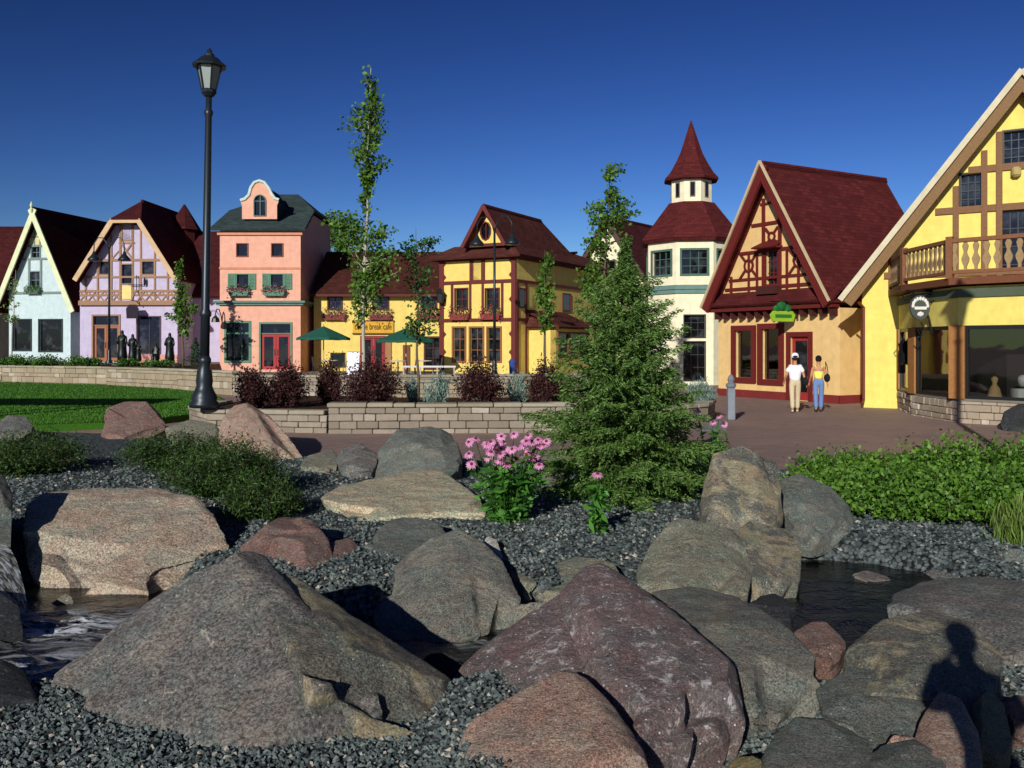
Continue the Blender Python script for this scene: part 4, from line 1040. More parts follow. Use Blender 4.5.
sheet('upper_terrace', [(-60, 50), (-40, 48.4), (-34, 47.4), (-25.6, 45.6), (-19, 42.6), (-17.2, 44), (-17.2, 90), (-60, 90)], .9, concrete(), z0=-.01)
sheet('cafe_terrace', [(-17.19, 43.6), (-14.25, 38.8), (-11, 35.9), (-5, 35.7), (0, 36.7), (3.0, 38.4), (6, 44), (8, 60), (8, 75), (-17.19, 75)], .5, concrete(), z0=-.01)
sheet('terrace_bed', [(-40, 48.5), (-34, 47.5), (-25.6, 45.7), (-19, 42.7), (-17.3, 43.8), (-17.3, 47), (-24, 50), (-40, 52)], .93, MU, z0=.9)
def lawnmat():
    s = NT('lawn_grass'); v = s.coords(); n = s.noise(v, 1.3, 6, .7); n2 = s.noise(v, 60, 4, .8)
    x = s.mix(s.ramp(n, .3, .7), rgb('2c5a14'), rgb('427a1c')); x = s.mix(.5, x, s.mix(n2, rgb('1c3c0c'), rgb('5c962c')))
    s.pbr(x, .8, n2, .8, .04, spec=.2); return s.m
LP = [(-45, 20.6), (-14, 20.4), (-11.2, 20.6), (-9.2, 21.6), (-8.5, 24), (-9.2, 29), (-11.5, 34.6), (-14.6, 38.2), (-19.2, 41.9), (-25.6, 44.9), (-34, 46.7), (-45, 47.6)]
sheet('lawn', LP, .16, lawnmat(), z0=-.01)
# grass blades over the nearer lawn
def inpoly(x, y, P):
    c = False
    for (a, b), (d, e) in zip(P, P[1:]+P[:1]):
        if (b > y) != (e > y) and x < (d-a)*(y-b)/(e-b)+a: c = not c
    return c
C = []
while len(C) < 45000:
    y = 20.5+24*random.random()**1.8; x = random.uniform(-.62*y, -7.5)
    if inpoly(x, y, LP): C.append((x, y, .172))
C = np.array(C); d = rdir(len(C))*.45; d[:, 2] = 1
o = quads('grass', leafquads(C, .055, .35, d=d), leafm('2c5a14', '5c9428', .3)); tag(o, 'short mown green grass covering the lawn at left', None, kind='stuff')
# kerb strip in front of the lawn
WST = stonem('b8a88c', '968a74', 'e0d8c4'); WST2 = stonem('aea290', '7e7262', 'dcd4c2')
def wall_run(name, label, P, zt, z0=-.05, rows=4, mat=WST, lo=.25, hi=.6, th=.35, cap=True, cz=.1):
    e = empty(name, (P[0][0], P[0][1], 0), label, 'stone wall'); I = Matrix.Translation((-P[0][0], -P[0][1], 0))
    m, cm, co = MB(), MB(), MB()
    for i, (p, q) in enumerate(zip(P, P[1:])):
        p, q = Vector((*p, 0)), Vector((*q, 0)); d = (q-p).normalized(); n = Vector((-d.y, d.x, 0)); L = (q-p).length
        M = I @ Matrix(((d.x, n.x, 0, p.x), (d.y, n.y, 0, p.y), (0, 0, 1, 0), (0, 0, 0, 1)))
        zz = zt[i] if hasattr(zt, '__len__') else zt
        stonewall(m, M, L, z0, zz-cz, th, rows, lo, hi); co.box(.0, L, .03, th-.02, z0, zz-cz-.02, M)
        x = -.03
        while x < L:
            w_ = random.uniform(.5, .95); c = min(L+.03, x+w_)
            if c-x > .12: cm.box(x+.008, c-.008, -.08, th+.05, zz-cz+.005, zz+random.uniform(-.008, .012), M, None, .008, .018)
            x += w_
    m.build('wall_blocks', mat, e); co.build('wall_core', stonem('4a443a', '2c2822', '554e44'), e)
    cm.build('cap_stones', stonem('b4ac94', '938c78', 'cfc8b4'), e)
wall_run('stone_wall', 'long low pale stone retaining wall behind the lawn', LW[:6], .98, .0, 4, th=.3)
wall_run('stone_wall', 'low stone wall fronting the cafe terrace behind the dark bushes', LW[5:], .82, -.03, 4, mat=WST2, th=.3)
PL = [(-8.0, 24.5), (-7.95, 22.3), (-7.1, 21.0), (-4.2, 20.5)]
wall_run('stone_wall', 'lower left section of the stone planter wall next to the lamp base', PL, .5, -.05, 3, mat=WST2)
wall_run('stone_wall', 'higher middle section of the stone planter wall under the dark bushes', [(-4.15, 20.35), (1.0, 20.6), (3.4, 21.6)], .68, -.05, 4, mat=WST2)
wall_run('stone_wall', 'right end of the stone planter wall behind the big spruce', [(3.45, 21.65), (5.0, 23.2), (5.55, 24.8), (5.6, 27)], .5, -.05, 3, mat=WST2)
sheet('planter_bed', [(-7.7, 24.6), (-7.65, 22.4), (-6.9, 21.3), (-4.1, 20.8), (1.0, 21.0), (3.3, 21.9), (4.8, 23.4), (5.3, 24.9), (5.3, 28), (-7.7, 28)], .42, MU, z0=0)
wall_run('stone_wall', 'stepped back stone seat wall rising behind dark bushes by the cafe', [(-3.6, 27.2), (.2, 27.2)], .95, .3, 4, mat=WST)
# dark stone slab at end of planter
# ------------------------------------------------------------------ boulders
RM = dict(
 grey=rockm('grey', '565652', '75746e', 'b0aca0', '8c8670', .7, .7, .6, 1.3),
 dgrey=rockm('dark_grey', '4c514e', '6e716b', 'b4b6b0', '6e6c5c', .45, .3, .5, 1.7),
 brown=rockm('grey_brown', '504e4c', '6c6a68', 'b8b0a0', '807868', .6, .3, .9, .8),
 cream=rockm('lichen', '4c4c48', '6a6860', 'c8c0ac', 'c4b084', .7, .95, .5, 1.2),
 pink=rockm('pink', '8e8072', 'aa9c8a', 'd8ccba', '94746a', .5, .55, .35, 1.0),
 red=rockm('red', '664c46', '80665e', 'bcaca4', '70605a', .6, .45, .5, 1.6),
 salmon=rockm('salmon', '86645a', 'a2887a', 'dccebc', 'a89c84', .7, .5, .5, 1.5),
 speck=rockm('speckled', '62605e', '6c5656', 'ece8e4', '80827e', 1.0, .55, .6, 1.5),
 flat=rockm('cream_red', '9a927a', 'b0a890', 'cfc8b0', '90584c', .3, .25, .4, 1.0),
 tan=rockm('tan', '66645a', '7e7c6e', 'bcb8a8', '8c866c', .7, .5, .5, 1.5),
 wet=rockm('wet', '1e2022', '34363a', '808488', '2c2a28', .3, .3, .2, 2.0),
 white=rockm('white', 'b8b0a0', 'd4ccb8', 'eeeadc', 'a89c80', .3, .4, .2, 2.5),
 ochre=rockm('ochre', '8c7c54', 'a8986c', 'd8ccA4', '7c6c4c', .5, .4, .2, 2.5))
def rock(label, mat, pts, back=.9, seed=0, vox=None, cuts=8, amp=1.0, cat='boulder', name='boulder', sm_=1):
    rnd = random.Random(seed*77+5)
    pts = [((p[0], p[1], p[2]*(.92 if (p[0] > 735 and p[1] > 600) else .955 if (p[0] > 640 and p[1] > 600) else 1))) for p in pts]
    A = [W(*p) for p in pts]
    cx = sum(p[0] for p in pts)/len(pts); cy = sum(p[1] for p in pts)/len(pts)
    A = [W(cx+(p[0]-cx)*1.045, cy+(p[1]-cy)*1.045, p[2]) for p in pts]
    Bk = [W(p[0]+(cx-p[0])*.25, p[1]+(cy-p[1])*.3+4, p[2]+back) for p in pts]
    P = A+Bk
    zb = min(p.z for p in A); base = Vector((sum(p.x for p in P)/len(P), sum(p.y for p in P)/len(P), zb))
    P = [p-base for p in P]+[Vector(((p-base).x*.85, (p-base).y*.85, -.18)) for p in P]
    bm = bmesh.new()
    for p in P: bm.verts.new(p)
    r = bmesh.ops.convex_hull(bm, input=bm.verts[:])
    bmesh.ops.delete(bm, geom=[v for v in bm.verts if not v.link_faces], context='VERTS')
    me = bpy.data.meshes.new('t'); bm.to_mesh(me); bm.free()
    o = bpy.data.objects.new('t', me); link(o)
    dim = max(max(v.co[i] for v in me.vertices)-min(v.co[i] for v in me.vertices) for i in range(3))
    md = o.modifiers.new('r', 'REMESH'); md.mode = 'VOXEL'; md.voxel_size = vox or max(.011, dim/(115 if dim > 1.2 else 80))
    e = evalmesh(o); bpy.data.objects.remove(o)
    n = len(e.vertices); co = np.empty(n*3, np.float32); e.vertices.foreach_get('co', co); co = co.reshape(-1, 3).astype(float)
    ed = np.empty(len(e.edges)*2, np.int32); e.edges.foreach_get('vertices', ed); ed = ed.reshape(-1, 2)
    def smooth(co, k, f=.5):
        for _ in range(k):
            s_ = np.zeros_like(co); c_ = np.zeros(n)
            np.add.at(s_, ed[:, 0], co[ed[:, 1]]); np.add.at(s_, ed[:, 1], co[ed[:, 0]])
            np.add.at(c_, ed[:, 0], 1); np.add.at(c_, ed[:, 1], 1)
            co = co*(1-f)+f*s_/c_[:, None]
        return co
    # chipped planes, then stepped notches where blocks have split off
    vx = vox or max(.011, dim/(115 if dim > 1.2 else 80))
    wv = np.array([noise.noise(Vector(c)*(3.5/dim)+Vector((seed, 2, 0))) for c in co])*dim*.012
    for k_ in range(cuts):
        d = np.array([rnd.gauss(0, 1), rnd.gauss(-.6, .9), rnd.gauss(.4, .8)]); d /= np.linalg.norm(d)
        h = co @ d; mx, mn = h.max(), h.min(); lim = mx-(mx-mn)*(rnd.uniform(.035, .085) if k_ < 4 else rnd.uniform(.008, .025))
        co -= np.maximum(0, h-lim)[:, None]*d[None]
    for k_ in range(9):
        d = np.array([rnd.gauss(0, 1), rnd.gauss(-.9, .6), rnd.gauss(.5, .7)]); d /= np.linalg.norm(d)
        b_ = np.cross(d, [rnd.gauss(0, 1), rnd.gauss(0, 1), rnd.gauss(0, 1)]); b_ /= np.linalg.norm(b_)+1e-9
        h = co @ d; mx, mn = h.max(), h.min(); lim = mx-(mx-mn)*rnd.uniform(.04, .13)
        t_ = co @ b_+wv; tlo, thi = np.quantile(t_[h > lim], [.25, .8]) if (h > lim).sum() > 20 else (0, 1)
        f_ = np.clip((t_-rnd.uniform(tlo, thi))/(2.2*vx), 0, 1)
        co -= (np.minimum(np.maximum(0, h-lim), dim*.05)*f_)[:, None]*d[None]
    cor = co
    co = smooth(cor, sm_, .1)
    e.vertices.foreach_set('co', co.ravel().astype(np.float32)); e.update()
    nr = np.empty(n*3, np.float32); e.vertex_normals.foreach_get('vector', nr); nr = nr.reshape(-1, 3)
    off = Vector((seed*3.7, seed*1.3, 0)); D = np.zeros(n); a = dim*.0145*amp
    fr = 1.5/dim
    for i in range(n):
        p = Vector(co[i])
        q = p*fr+off
        v1 = noise.noise(q*1.3)*1.0+noise.noise(q*3.1)*.5
        cr = noise.cell_vector(Vector((0, 0, 0))) if False else None
        st = noise.noise(Vector((q.x*2.2, q.y*2.2, q.z*7.5)))*.12        # bedding
        rg = -abs(noise.noise(q*4.3))*.4
        hf = noise.noise(q*11)*.17+noise.noise(q*24)*.09
        D[i] = v1*.28+st+rg+hf
    co += nr*(D*a)[:, None]
    e.vertices.foreach_set('co', co.ravel().astype(np.float32)); e.update()
    for p in e.polygons: p.use_smooth = True
    try: e.set_sharp_from_angle(angle=R(38))
    except Exception: pass
    e.materials.clear(); e.materials.append(RM[mat]); e.name = name
    ob = link(bpy.data.objects.new(name, e)); ob.location = base
    return tag(ob, label, cat, 'boulders of the rock garden')
B_ = 'boulder'
rocks = [
 ('huge grey brown pyramid boulder filling the left foreground', 'brown', [(48,702,5.1),(62,672,5.5),(120,640,5.9),(160,600,6.2),(232,553,5.9),(262,557,6.1),(290,590,5.8),(335,640,5.2),(372,690,4.9),(395,748,4.55),(345,790,4.2),(230,745,4.55),(110,722,4.85),(300,660,5.0)], .9),
 ('grey slab leaning behind the huge pyramid boulder with cream lichen streak', 'cream', [(245, 560, 6.05), (300, 580, 5.95), (372, 630, 5.66), (440, 675, 5.38), (484, 704, 5.18), (470, 718, 4.9), (428, 740, 4.66), (400, 770, 4.37), (340, 790, 4.18), (320, 700, 4.56), (365, 660, 4.99), (300, 640, 5.18)], .6),
 ('long pink and tan boulder beside the left stream pool', 'pink', [(24,540,8.3),(31,497,9.3),(80,490,9.7),(160,489,9.8),(200,498,9.4),(212,515,9.0),(226,545,8.5),(222,580,8.0),(150,600,7.7),(85,598,7.6),(40,575,7.9),(190,530,8.7)], 1.3),
 ('dark shaded boulder at the left edge beside the long pink boulder', 'dgrey', [(-30,480,8.6),(2,474,8.6),(12,492,8.5),(10,545,8.0),(-20,590,7.6),(-50,560,7.8)], 1.0),
 ('wet black boulder under the small waterfall at the left edge', 'wet', [(-40,585,7.3),(0,592,7.2),(18,606,7.0),(24,640,6.6),(-10,655,6.4),(-40,650,6.4)], .6),
 ('low black boulder in the bottom left corner beside the stream', 'wet', [(-60,655,5.3),(-5,652,5.5),(25,672,5.4),(42,712,5.0),(5,722,4.85),(-60,720,4.9)], .6),
 ('dusky red boulder with sharp ridge behind the huge pyramid boulder', 'red', [(242,548,8.3),(262,522,8.6),(285,515,8.8),(312,521,8.7),(328,540,8.4),(337,575,8.0),(320,600,7.5),(270,590,7.6),(248,570,7.9),(300,545,8.1)], .8),
 ('small dark red boulder in shade right of the sharp ridged red boulder', 'red', [(325,545,8.4),(350,538,8.7),(368,556,8.5),(376,590,7.9),(366,615,7.3),(335,610,7.3),(322,580,7.8)], .7),
 ('broad flat topped cream slab with red edges behind the centre boulder', 'flat', [(323,497,10.6),(340,487,11.2),(378,478,11.7),(405,472,12.1),(440,471,12.1),(462,487,11.4),(484,504,10.4),(480,527,9.6),(445,528,9.6),(400,524,9.7),(362,525,9.7),(330,512,10.1)], .5),
 ('dark boulder with a white mineral patch behind the flat cream slab', 'dgrey', [(372,478,12.9),(380,450,13.6),(398,430,14),(430,427,14),(452,432,13.8),(462,458,13.2),(466,486,12.4),(420,478,12.3),(415,445,13.2)], 1.2),
 ('rough brown boulder left of the white patched dark boulder', 'brown', [(336,462,14.2),(342,449,14.6),(360,444,14.6),(376,452,14.2),(378,476,13),(350,480,12.8)], .9),
 ('small flat tan stone beside the upright pink boulder', 'tan', [(298,468,13.9),(308,456,14.6),(332,449,15),(340,458,14.4),(334,470,13.6)], .7),
 ('upright pink boulder leaning against the stone planter wall', 'salmon', [(216,436,16.3),(224,414,16.7),(234,403,17),(250,402,17),(268,414,16.6),(290,440,15.8),(306,460,15.2),(296,468,14.6),(262,466,14.8),(225,450,15.6),(262,440,15.8)], 1.2),
 ('rounded dull pink boulder at the edge of the lawn', 'red', [(98,424,19.2),(106,409,19.8),(124,401,20),(148,402,20),(162,414,19.6),(166,430,19),(140,441,18.4),(110,440,18.4)], 1.2),
 ('tan boulder between the lawn boulder and the upright pink boulder', 'tan', [(166,428,18),(190,420,18.4),(216,424,18.1),(222,436,17.6),(212,450,16.6),(180,450,16.8)], .8),
 ('small brown boulder half hidden at far left below the lawn', 'brown', [(-8,424,19),(8,415,19.4),(26,417,19.4),(36,430,18.6),(20,440,18),(-4,440,18)], .8),
 ('dark grey slab wedged between the red boulder and the centre boulder', 'dgrey', [(358,575,8.2),(362,540,8.7),(380,524,9.2),(402,517,9.4),(436,522,9.2),(450,540,8.7),(410,556,8.3),(395,592,7.6),(372,592,7.6)], .8),
 ('big pale grey centre boulder with white cracks above dark water', 'grey', [(372,612,7.4),(380,580,7.7),(404,558,7.9),(430,540,8.0),(458,530,8.1),(484,544,7.9),(502,562,7.7),(519,598,7.2),(508,630,6.7),(470,650,6.5),(420,655,6.5),(385,640,6.8),(450,600,6.9)], .9),
 ('small white rounded stone right of the centre boulder', 'white', [(481,545,8.5),(488,536,8.6),(497,540,8.5),(503,556,8.2),(498,565,8.0),(486,560,8.2)], .25),
 ('small tan stone right of the white rounded stone', 'tan', [(503,562,8.3),(508,548,8.6),(522,546,8.6),(541,563,8.2),(545,575,7.9),(525,595,7.4),(507,585,7.6)], .5),
 ('pale grey green stone behind the red speckled boulder', 'tan', [(535,590,7.7),(548,568,8.1),(575,557,8.3),(612,560,8.2),(625,590,7.6),(590,612,7.2),(550,612,7.2)], .7),
 ('large maroon speckled boulder with white crystals in the centre foreground', 'speck', [(560, 600, 5.91), (582, 572, 6.11), (598, 562, 6.21), (620, 575, 6.11), (650, 594, 5.91), (694, 640, 5.61), (738, 668, 5.42), (749, 706, 5.12), (744, 762, 4.53), (650, 800, 4.19), (600, 740, 4.53), (585, 660, 5.02)], .9),
 ('brown sloping boulder with white frosted face left of the maroon boulder', 'speck', [(446, 682, 5.53), (470, 660, 5.72), (520, 622, 5.92), (560, 596, 6.01), (580, 600, 5.92), (612, 650, 5.33), (640, 720, 4.75), (600, 760, 4.41), (540, 740, 4.56), (500, 712, 4.95)], .7),
 ('salmon pink boulder at the bottom centre edge of the photo', 'salmon', [(440, 800, 3.96), (450, 755, 4.25), (470, 722, 4.49), (520, 692, 4.68), (568, 668, 4.83), (586, 680, 4.73), (612, 708, 4.54), (640, 750, 4.25), (655, 800, 3.91), (560, 730, 4.29)], .6),
 ('broad grey boulder right of the maroon boulder', 'grey', [(655,596,6.8),(690,588,7.0),(735,598,6.8),(780,622,6.5),(812,655,6.1),(822,690,5.7),(830,735,5.2),(790,752,5.0),(748,740,5.05),(730,660,5.6),(690,625,6.1)], .8),
 ('olive grey boulder leaning behind the broad grey boulder', 'tan', [(638,572,7.9),(650,545,8.2),(672,522,8.5),(690,514,8.6),(732,528,8.4),(752,560,8.0),(748,598,7.4),(710,600,7.2),(668,600,7.2),(640,590,7.5)], .7),
 ('tall rough upright boulder right of the spruce', 'cream', [(698,520,9.2),(706,480,9.6),(714,455,9.8),(742,447,9.9),(776,462,9.7),(784,500,9.3),(782,535,8.8),(740,545,8.5),(712,535,8.7)], .8),
 ('mottled boulder at the left corner of the right pool', 'cream', [(725,540,8.4),(750,522,8.8),(785,530,8.7),(800,550,8.4),(800,575,8.0),(792,600,7.6),(760,598,7.5),(735,580,7.7)], .6),
 ('smooth grey boulder beside the leafy green shrubs', 'dgrey', [(774,500,9.8),(782,480,10.2),(800,474,10.3),(832,488,10.1),(850,508,9.8),(855,532,9.3),(830,545,8.9),(795,540,9.0),(776,525,9.3)], .9),
 ('small brick coloured stone standing in the right pool', 'red', [(795,632,6.6),(812,622,6.8),(826,622,6.8),(846,642,6.5),(838,654,6.2),(812,655,6.2)], .35),
 ('tiny flat stone breaking the surface of the right pool', 'brown', [(852,574,8.6),(868,570,8.75),(888,577,8.6),(894,583,8.4),(875,586,8.3)], .3),
 ('large rounded grey boulder at the right edge above the pool', 'brown', [(888,612,7.2),(896,595,7.5),(925,582,7.8),(975,576,7.9),(1030,582,7.8),(1080,600,7.4),(1080,680,6.2),(1030,690,6.0),(960,650,6.4),(905,628,6.9)], 1.0),
 ('rough dark boulder crossed by the photographer shadow', 'cream', [(838,660,6.0),(858,640,6.3),(885,620,6.5),(930,612,6.6),(972,625,6.4),(998,655,6.1),(1008,690,5.7),(1000,725,5.3),(930,722,5.25),(870,700,5.4),(925,660,5.8)], .8),
 ('dark blue grey boulder low in front of the shadowed boulder', 'dgrey', [(818,690,5.7),(850,668,5.9),(895,672,5.85),(925,700,5.5),(915,740,5.0),(870,755,4.8),(830,745,4.9)], .5),
 ('bluish grey boulder at the bottom edge right of the maroon boulder', 'dgrey', [(755,775,4.7),(775,735,5.0),(800,715,5.2),(835,716,5.2),(870,745,4.9),(885,800,4.3),(800,810,4.2),(752,800,4.3)], .6),
 ('flat dark boulder at the bottom edge below the blue grey boulders', 'dgrey', [(855,775,4.6),(880,745,4.85),(915,738,4.9),(945,760,4.65),(950,810,4.15),(870,810,4.15)], .5),
 ('red veined boulder at the bottom right', 'salmon', [(905,760,4.85),(925,715,5.2),(940,692,5.4),(960,700,5.3),(978,735,5.0),(985,790,4.4),(930,800,4.3)], .5),
 ('tan red stone at the foot of the shadow in the bottom right', 'ochre', [(975,735,5.1),(972,705,5.4),(990,690,5.5),(1004,705,5.3),(1012,740,4.95),(1000,758,4.8),(982,755,4.8)], .4),
 ('small red stone at the right edge near the bottom', 'red', [(1000,705,5.5),(1015,695,5.6),(1050,700,5.5),(1055,720,5.2),(1010,720,5.2)], .4),
 ('tiny yellow stone at the bottom edge beside the maroon boulder', 'ochre', [(725,768,4.65),(735,758,4.75),(752,755,4.8),(765,762,4.7),(768,785,4.4),(730,788,4.4)], .2),
 ('low grey boulder on the right bank of the pool', 'brown', [(925,580,8.6),(930,556,9.0),(965,548,9.2),(1005,556,9.0),(1010,580,8.4),(960,590,8.2)], .6),
 ('pale boulder hidden at the left foot of the spruce', 'tan', [(528,462,13.2),(540,450,13.8),(560,450,13.8),(566,480,12.6),(545,492,12.2),(528,482,12.6)], .6),
 ('small mossy stone between the brick paving and the leafy shrubs', 'cream', [(798,470,12.8),(803,455,13.4),(815,450,13.5),(824,462,13.1),(820,478,12.5),(804,480,12.4)], .5),
 ('dark round boulder against the bay base at the right edge', 'wet', [(1001,424,21.2),(1004,412,21.4),(1018,404,21.6),(1045,404,21.6),(1050,430,20.6),(1008,431,20.8)], .5),
]
for i, (lab, mt, pts, bk) in enumerate(rocks): rock(lab, mt, pts, bk, i+1)
# filler stones wedged between the boulders
for i, (px, py, Yd, r_, mt, lab) in enumerate([
 (352,628,6.6,.16,'wet','black wet stone at the water below the dark red boulder'),
 (440,668,6.0,.13,'wet','dark cobble in shade at the edge of the narrow water gap'),
 (532,612,6.9,.14,'grey','grey cobble behind the frosted brown boulder'),
 (236,600,6.9,.15,'wet','wet cobble between the pool and the pyramid boulder'),
 (60,604,7.7,.12,'cream','wet pebbly stone under the long pink boulder'),
 (640,610,6.6,.15,'wet','dark cobble wedged behind the maroon boulder peak'),
 (690,612,6.9,.12,'dgrey','grey cobble between olive and broad grey boulders'),
 (770,610,6.8,.14,'wet','black wet cobble at left edge of the right pool'),
 (880,655,6.1,.10,'brown','brown cobble at left of the shadowed boulder'),
 (905,748,4.9,.10,'salmon','pink cobble between the bottom right boulders'),
 (495,578,7.6,.10,'wet','dark cobble below the white rounded stone'),
 (350,500,10.6,.09,'grey','grey cobble on the gravel left of the cream slab'),
 (330,535,9.0,.08,'grey','small grey stone behind the sharp ridged red boulder'),
 (1018,560,8.4,.14,'dgrey','dark cobble beside the grass tuft at the right edge')]):
    pts = []
    for k in range(9):
        a = 2*math.pi*k/9; q = F/Yd*r_
        pts.append((px+q*1.25*math.cos(a)*random.uniform(.8, 1.2), py-q*.75*math.sin(a)*random.uniform(.8, 1.2), Yd+.3*r_*math.sin(a)))
    rock(lab, mt, pts, r_*1.5, 60+i, cuts=6, cat='stone', name='cobble')
# scattered thin waterfall
m = MB()
for k in range(1):
    P = []
    for j in range(9):
        t = j/8; 
        P.append(Vector((-4.62+.55*t**.8, 7.75-.4*t, .26+.1*math.sin(t*2.0)-.68*t*t)))
    wd = Vector((.25, .5, 0)).normalized()
    for a, c in zip(P, P[1:]):
        for s_ in range(6):
            q0, q1 = (s_-3)*.05, (s_-2)*.05
            f = m.poly([a+wd*q0, a+wd*q1, c+wd*q1, c+wd*q0], t=random.uniform(.3, .8))
s = NT('falling_water'); v = s.coords(); mp = s.new('ShaderNodeMapping'); mp.inputs['Scale'].default_value = (1, 6, 1.2); s.l(v, mp.inputs[0]); n = s.noise(mp.outputs[0], 9, 6, .7, .5)
p = s.pbr(s.mix(s.ramp(n, .42, .62), rgb('5a5038'), rgb('e8eef2')), .15, n, .5, .03); s.l(s.ramp(n, .3, .6, (.15,.15,.15,1), (.85,.85,.85,1)), p.inputs['Alpha'])
bmesh.ops.remove_doubles(m.bm, verts=m.bm.verts[:], dist=.001)
o = m.build('waterfall', s.m, None, True); tag(o, 'thin sheet of water spilling into the left pool', 'waterfall')
# ------------------------------------------------------------------ street lamps
DM = metal('2a3238', .4, .4)
def lampglass():
    s = NT('frosted_lamp_glass'); s.pbr(rgb('8a9690'), .35, s.noise(s.coords(), 6, 3), .2, .01, spec=.5); return s.m
LG = lampglass()
def post_lamp(loc, h, label, tilt=0):
    e = empty('street_lamp', loc, label, 'street lamp', 'tall single lantern lamps'); e.rotation_euler = (0, tilt, 0)
    m = MB(); m.lathe([(.29, 0), (.3, .1), (.25, .16), (.27, .24), (.2, .38), (.16, .5), (.17, .62), (.15, .85), (.1, .98), (.13, 1.05), (.13, 1.12), (.095, 1.2)], 16); m.build('base', DM, e, True)
    m = MB(); m.lathe([(.095, 1.2), (.095, 2.1), (.12, 2.13), (.12, 2.2), (.085, 2.28), (.068, h-1.55), (.09, h-1.5), (.09, h-1.42), (.06, h-1.38), (.06, h-1.1)], 14); m.build('pole', DM, e, True)
    m = MB(); m.lathe([(.06, h-1.1), (.1, h-1.08), (.16, h-1.0), (.15, h-.92)], 8)
    for k in range(6):
        a = 2*math.pi*k/6; m.tube([(.15*math.cos(a), .15*math.sin(a), h-.93), (.26*math.cos(a), .26*math.sin(a), h-.37)], .018, 5)
    m.build('cage', DM, e)
    m = MB(); m.lathe([(.14, h-.92), (.245, h-.38)], 6); m.build('lamp_glass', LG, e)
    m = MB(); m.lathe([(.34, h-.4), (.35, h-.36), (.26, h-.28), (.17, h-.18), (.1, h-.15), (.1, h-.1), (.05, h-.06), (.06, h-.03), (.0, h+.06)], 12); m.build('roof', DM, e)
    return e
L1 = post_lamp((W(204, 345, 20.9).x, 20.9, .55), 8.3, 'tall dark single lantern lamp post standing at the planter left of the pink house', R(.9))
L1.scale = (1.12, 1.12, 1)
# its twin just outside the frame at right casts the lantern shadow on the yellow building
L2 = post_lamp((7.6, 12.5, 0), 7.9, 'tall dark lantern lamp post outside the right edge, casting shadow on the yellow bay')
def twin_lamp(loc, h, label, rz=0):
    e = empty('twin_arm_lamp', loc, label, 'street lamp', 'slender lamps with two drooping arms', rz)
    m = MB(); m.lathe([(.2, 0), (.2, .12), (.12, .3), (.1, .8), (.07, .9)], 12); m.build('base', DM, e, True)
    m = MB(); m.tube([(0, 0, .9), (0, 0, h-.5)], [.07, .05], 10); m.build('pole', DM, e, True)
    for sx in (-1, 1):
        m = MB(); m.tube([(0, 0, h-.75), (sx*.12, 0, h-.3), (sx*.36, 0, h), (sx*.62, 0, h), (sx*.82, 0, h-.3), (sx*.84, 0, h-.85)], .03, 7); a = m.build('arm', DM, e, True)
        m = MB(); m.lathe([(.34, -.42), (.31, -.3), (.15, -.12), (.08, 0), (.05, .1)], 12, (sx*.84, 0, h-.85)); m.build('lamp_shade', DM, a, True)
p = W(121, 345, 51); twin_lamp((p.x, 49.5, .9), 7.0, 'slender twin arm lamp post in front of the lavender house', 0)
p = W(494.5, 345, 40); twin_lamp((p.x, 40, .5), 7.2, 'slender twin arm lamp post in front of the yellow corner house', R(-20))

# ------------------------------------------------------------------ foliage
BARK = wood('6b5d4c', .95); BIRCH = paint('b8b0a0', .3, .9)
def tree(name, label, base, pts, blobs, leafmat, bark, r0=.06, leaf=.1, cat='tree', group='young trees along the plaza', nl=1.0, cl=5):
    """pts: trunk path offsets; blobs: (x,y,z,rx,rz,n leaves) in local coords"""
    e = empty(name, base, label, cat, group)
    m = MB(); k = len(pts); m.tube(pts, [r0*(1-.85*i/(k-1)) for i in range(k)], 8)
    L = []
    for bx, by, bz, rx, rz, n in blobs:
        n = int(n*nl); kk = max(4, int(n/cl/7))
        # nearest trunk point for limbs
        for _ in range(kk):
            v = Vector(rdir(1)[0])*random.uniform(.3, 1)**.5; c = Vector((bx+v.x*rx, by+v.y*rx, bz+v.z*rz))
            tz_ = c.z-rx*random.uniform(.3, .9); tp = None
            for a, b_ in zip(pts, pts[1:]):
                if a[2] <= tz_ <= b_[2]: f = (tz_-a[2])/(b_[2]-a[2]); tp = Vector(a).lerp(Vector(b_), f)
            if tp is None: tp = Vector(pts[-1]) if tz_ > pts[-1][2] else Vector(pts[0])
            mid = tp.lerp(c, .55)+Vector((0, 0, -.05)); m.tube([tp, mid, c], [r0*.28, r0*.16, r0*.05], 4, cap=False)
            q = np.random.normal(size=(int(n/kk), 3))*np.array([rx, rx, rz])*.2
            s_ = np.random.rand(len(q), 1)**.7
            L.append(np.array(tp.lerp(c, .35))[None]*(1-s_)+np.array(c)[None]*s_+q)
    m.build('trunk', bark, e, True)
    C = np.concatenate(L); quads('crown', leafquads(C, leaf, .75), leafmat, e); return e
LF1 = leafm('2f5214', '6a9234'); LF2 = leafm('22421a', '4f7a3a'); LF3 = leafm('4a6a30', '8aa45a')
def TY(px, py, Y, zb): p = W(px, py, Y); return (p.x, p.z-zb)
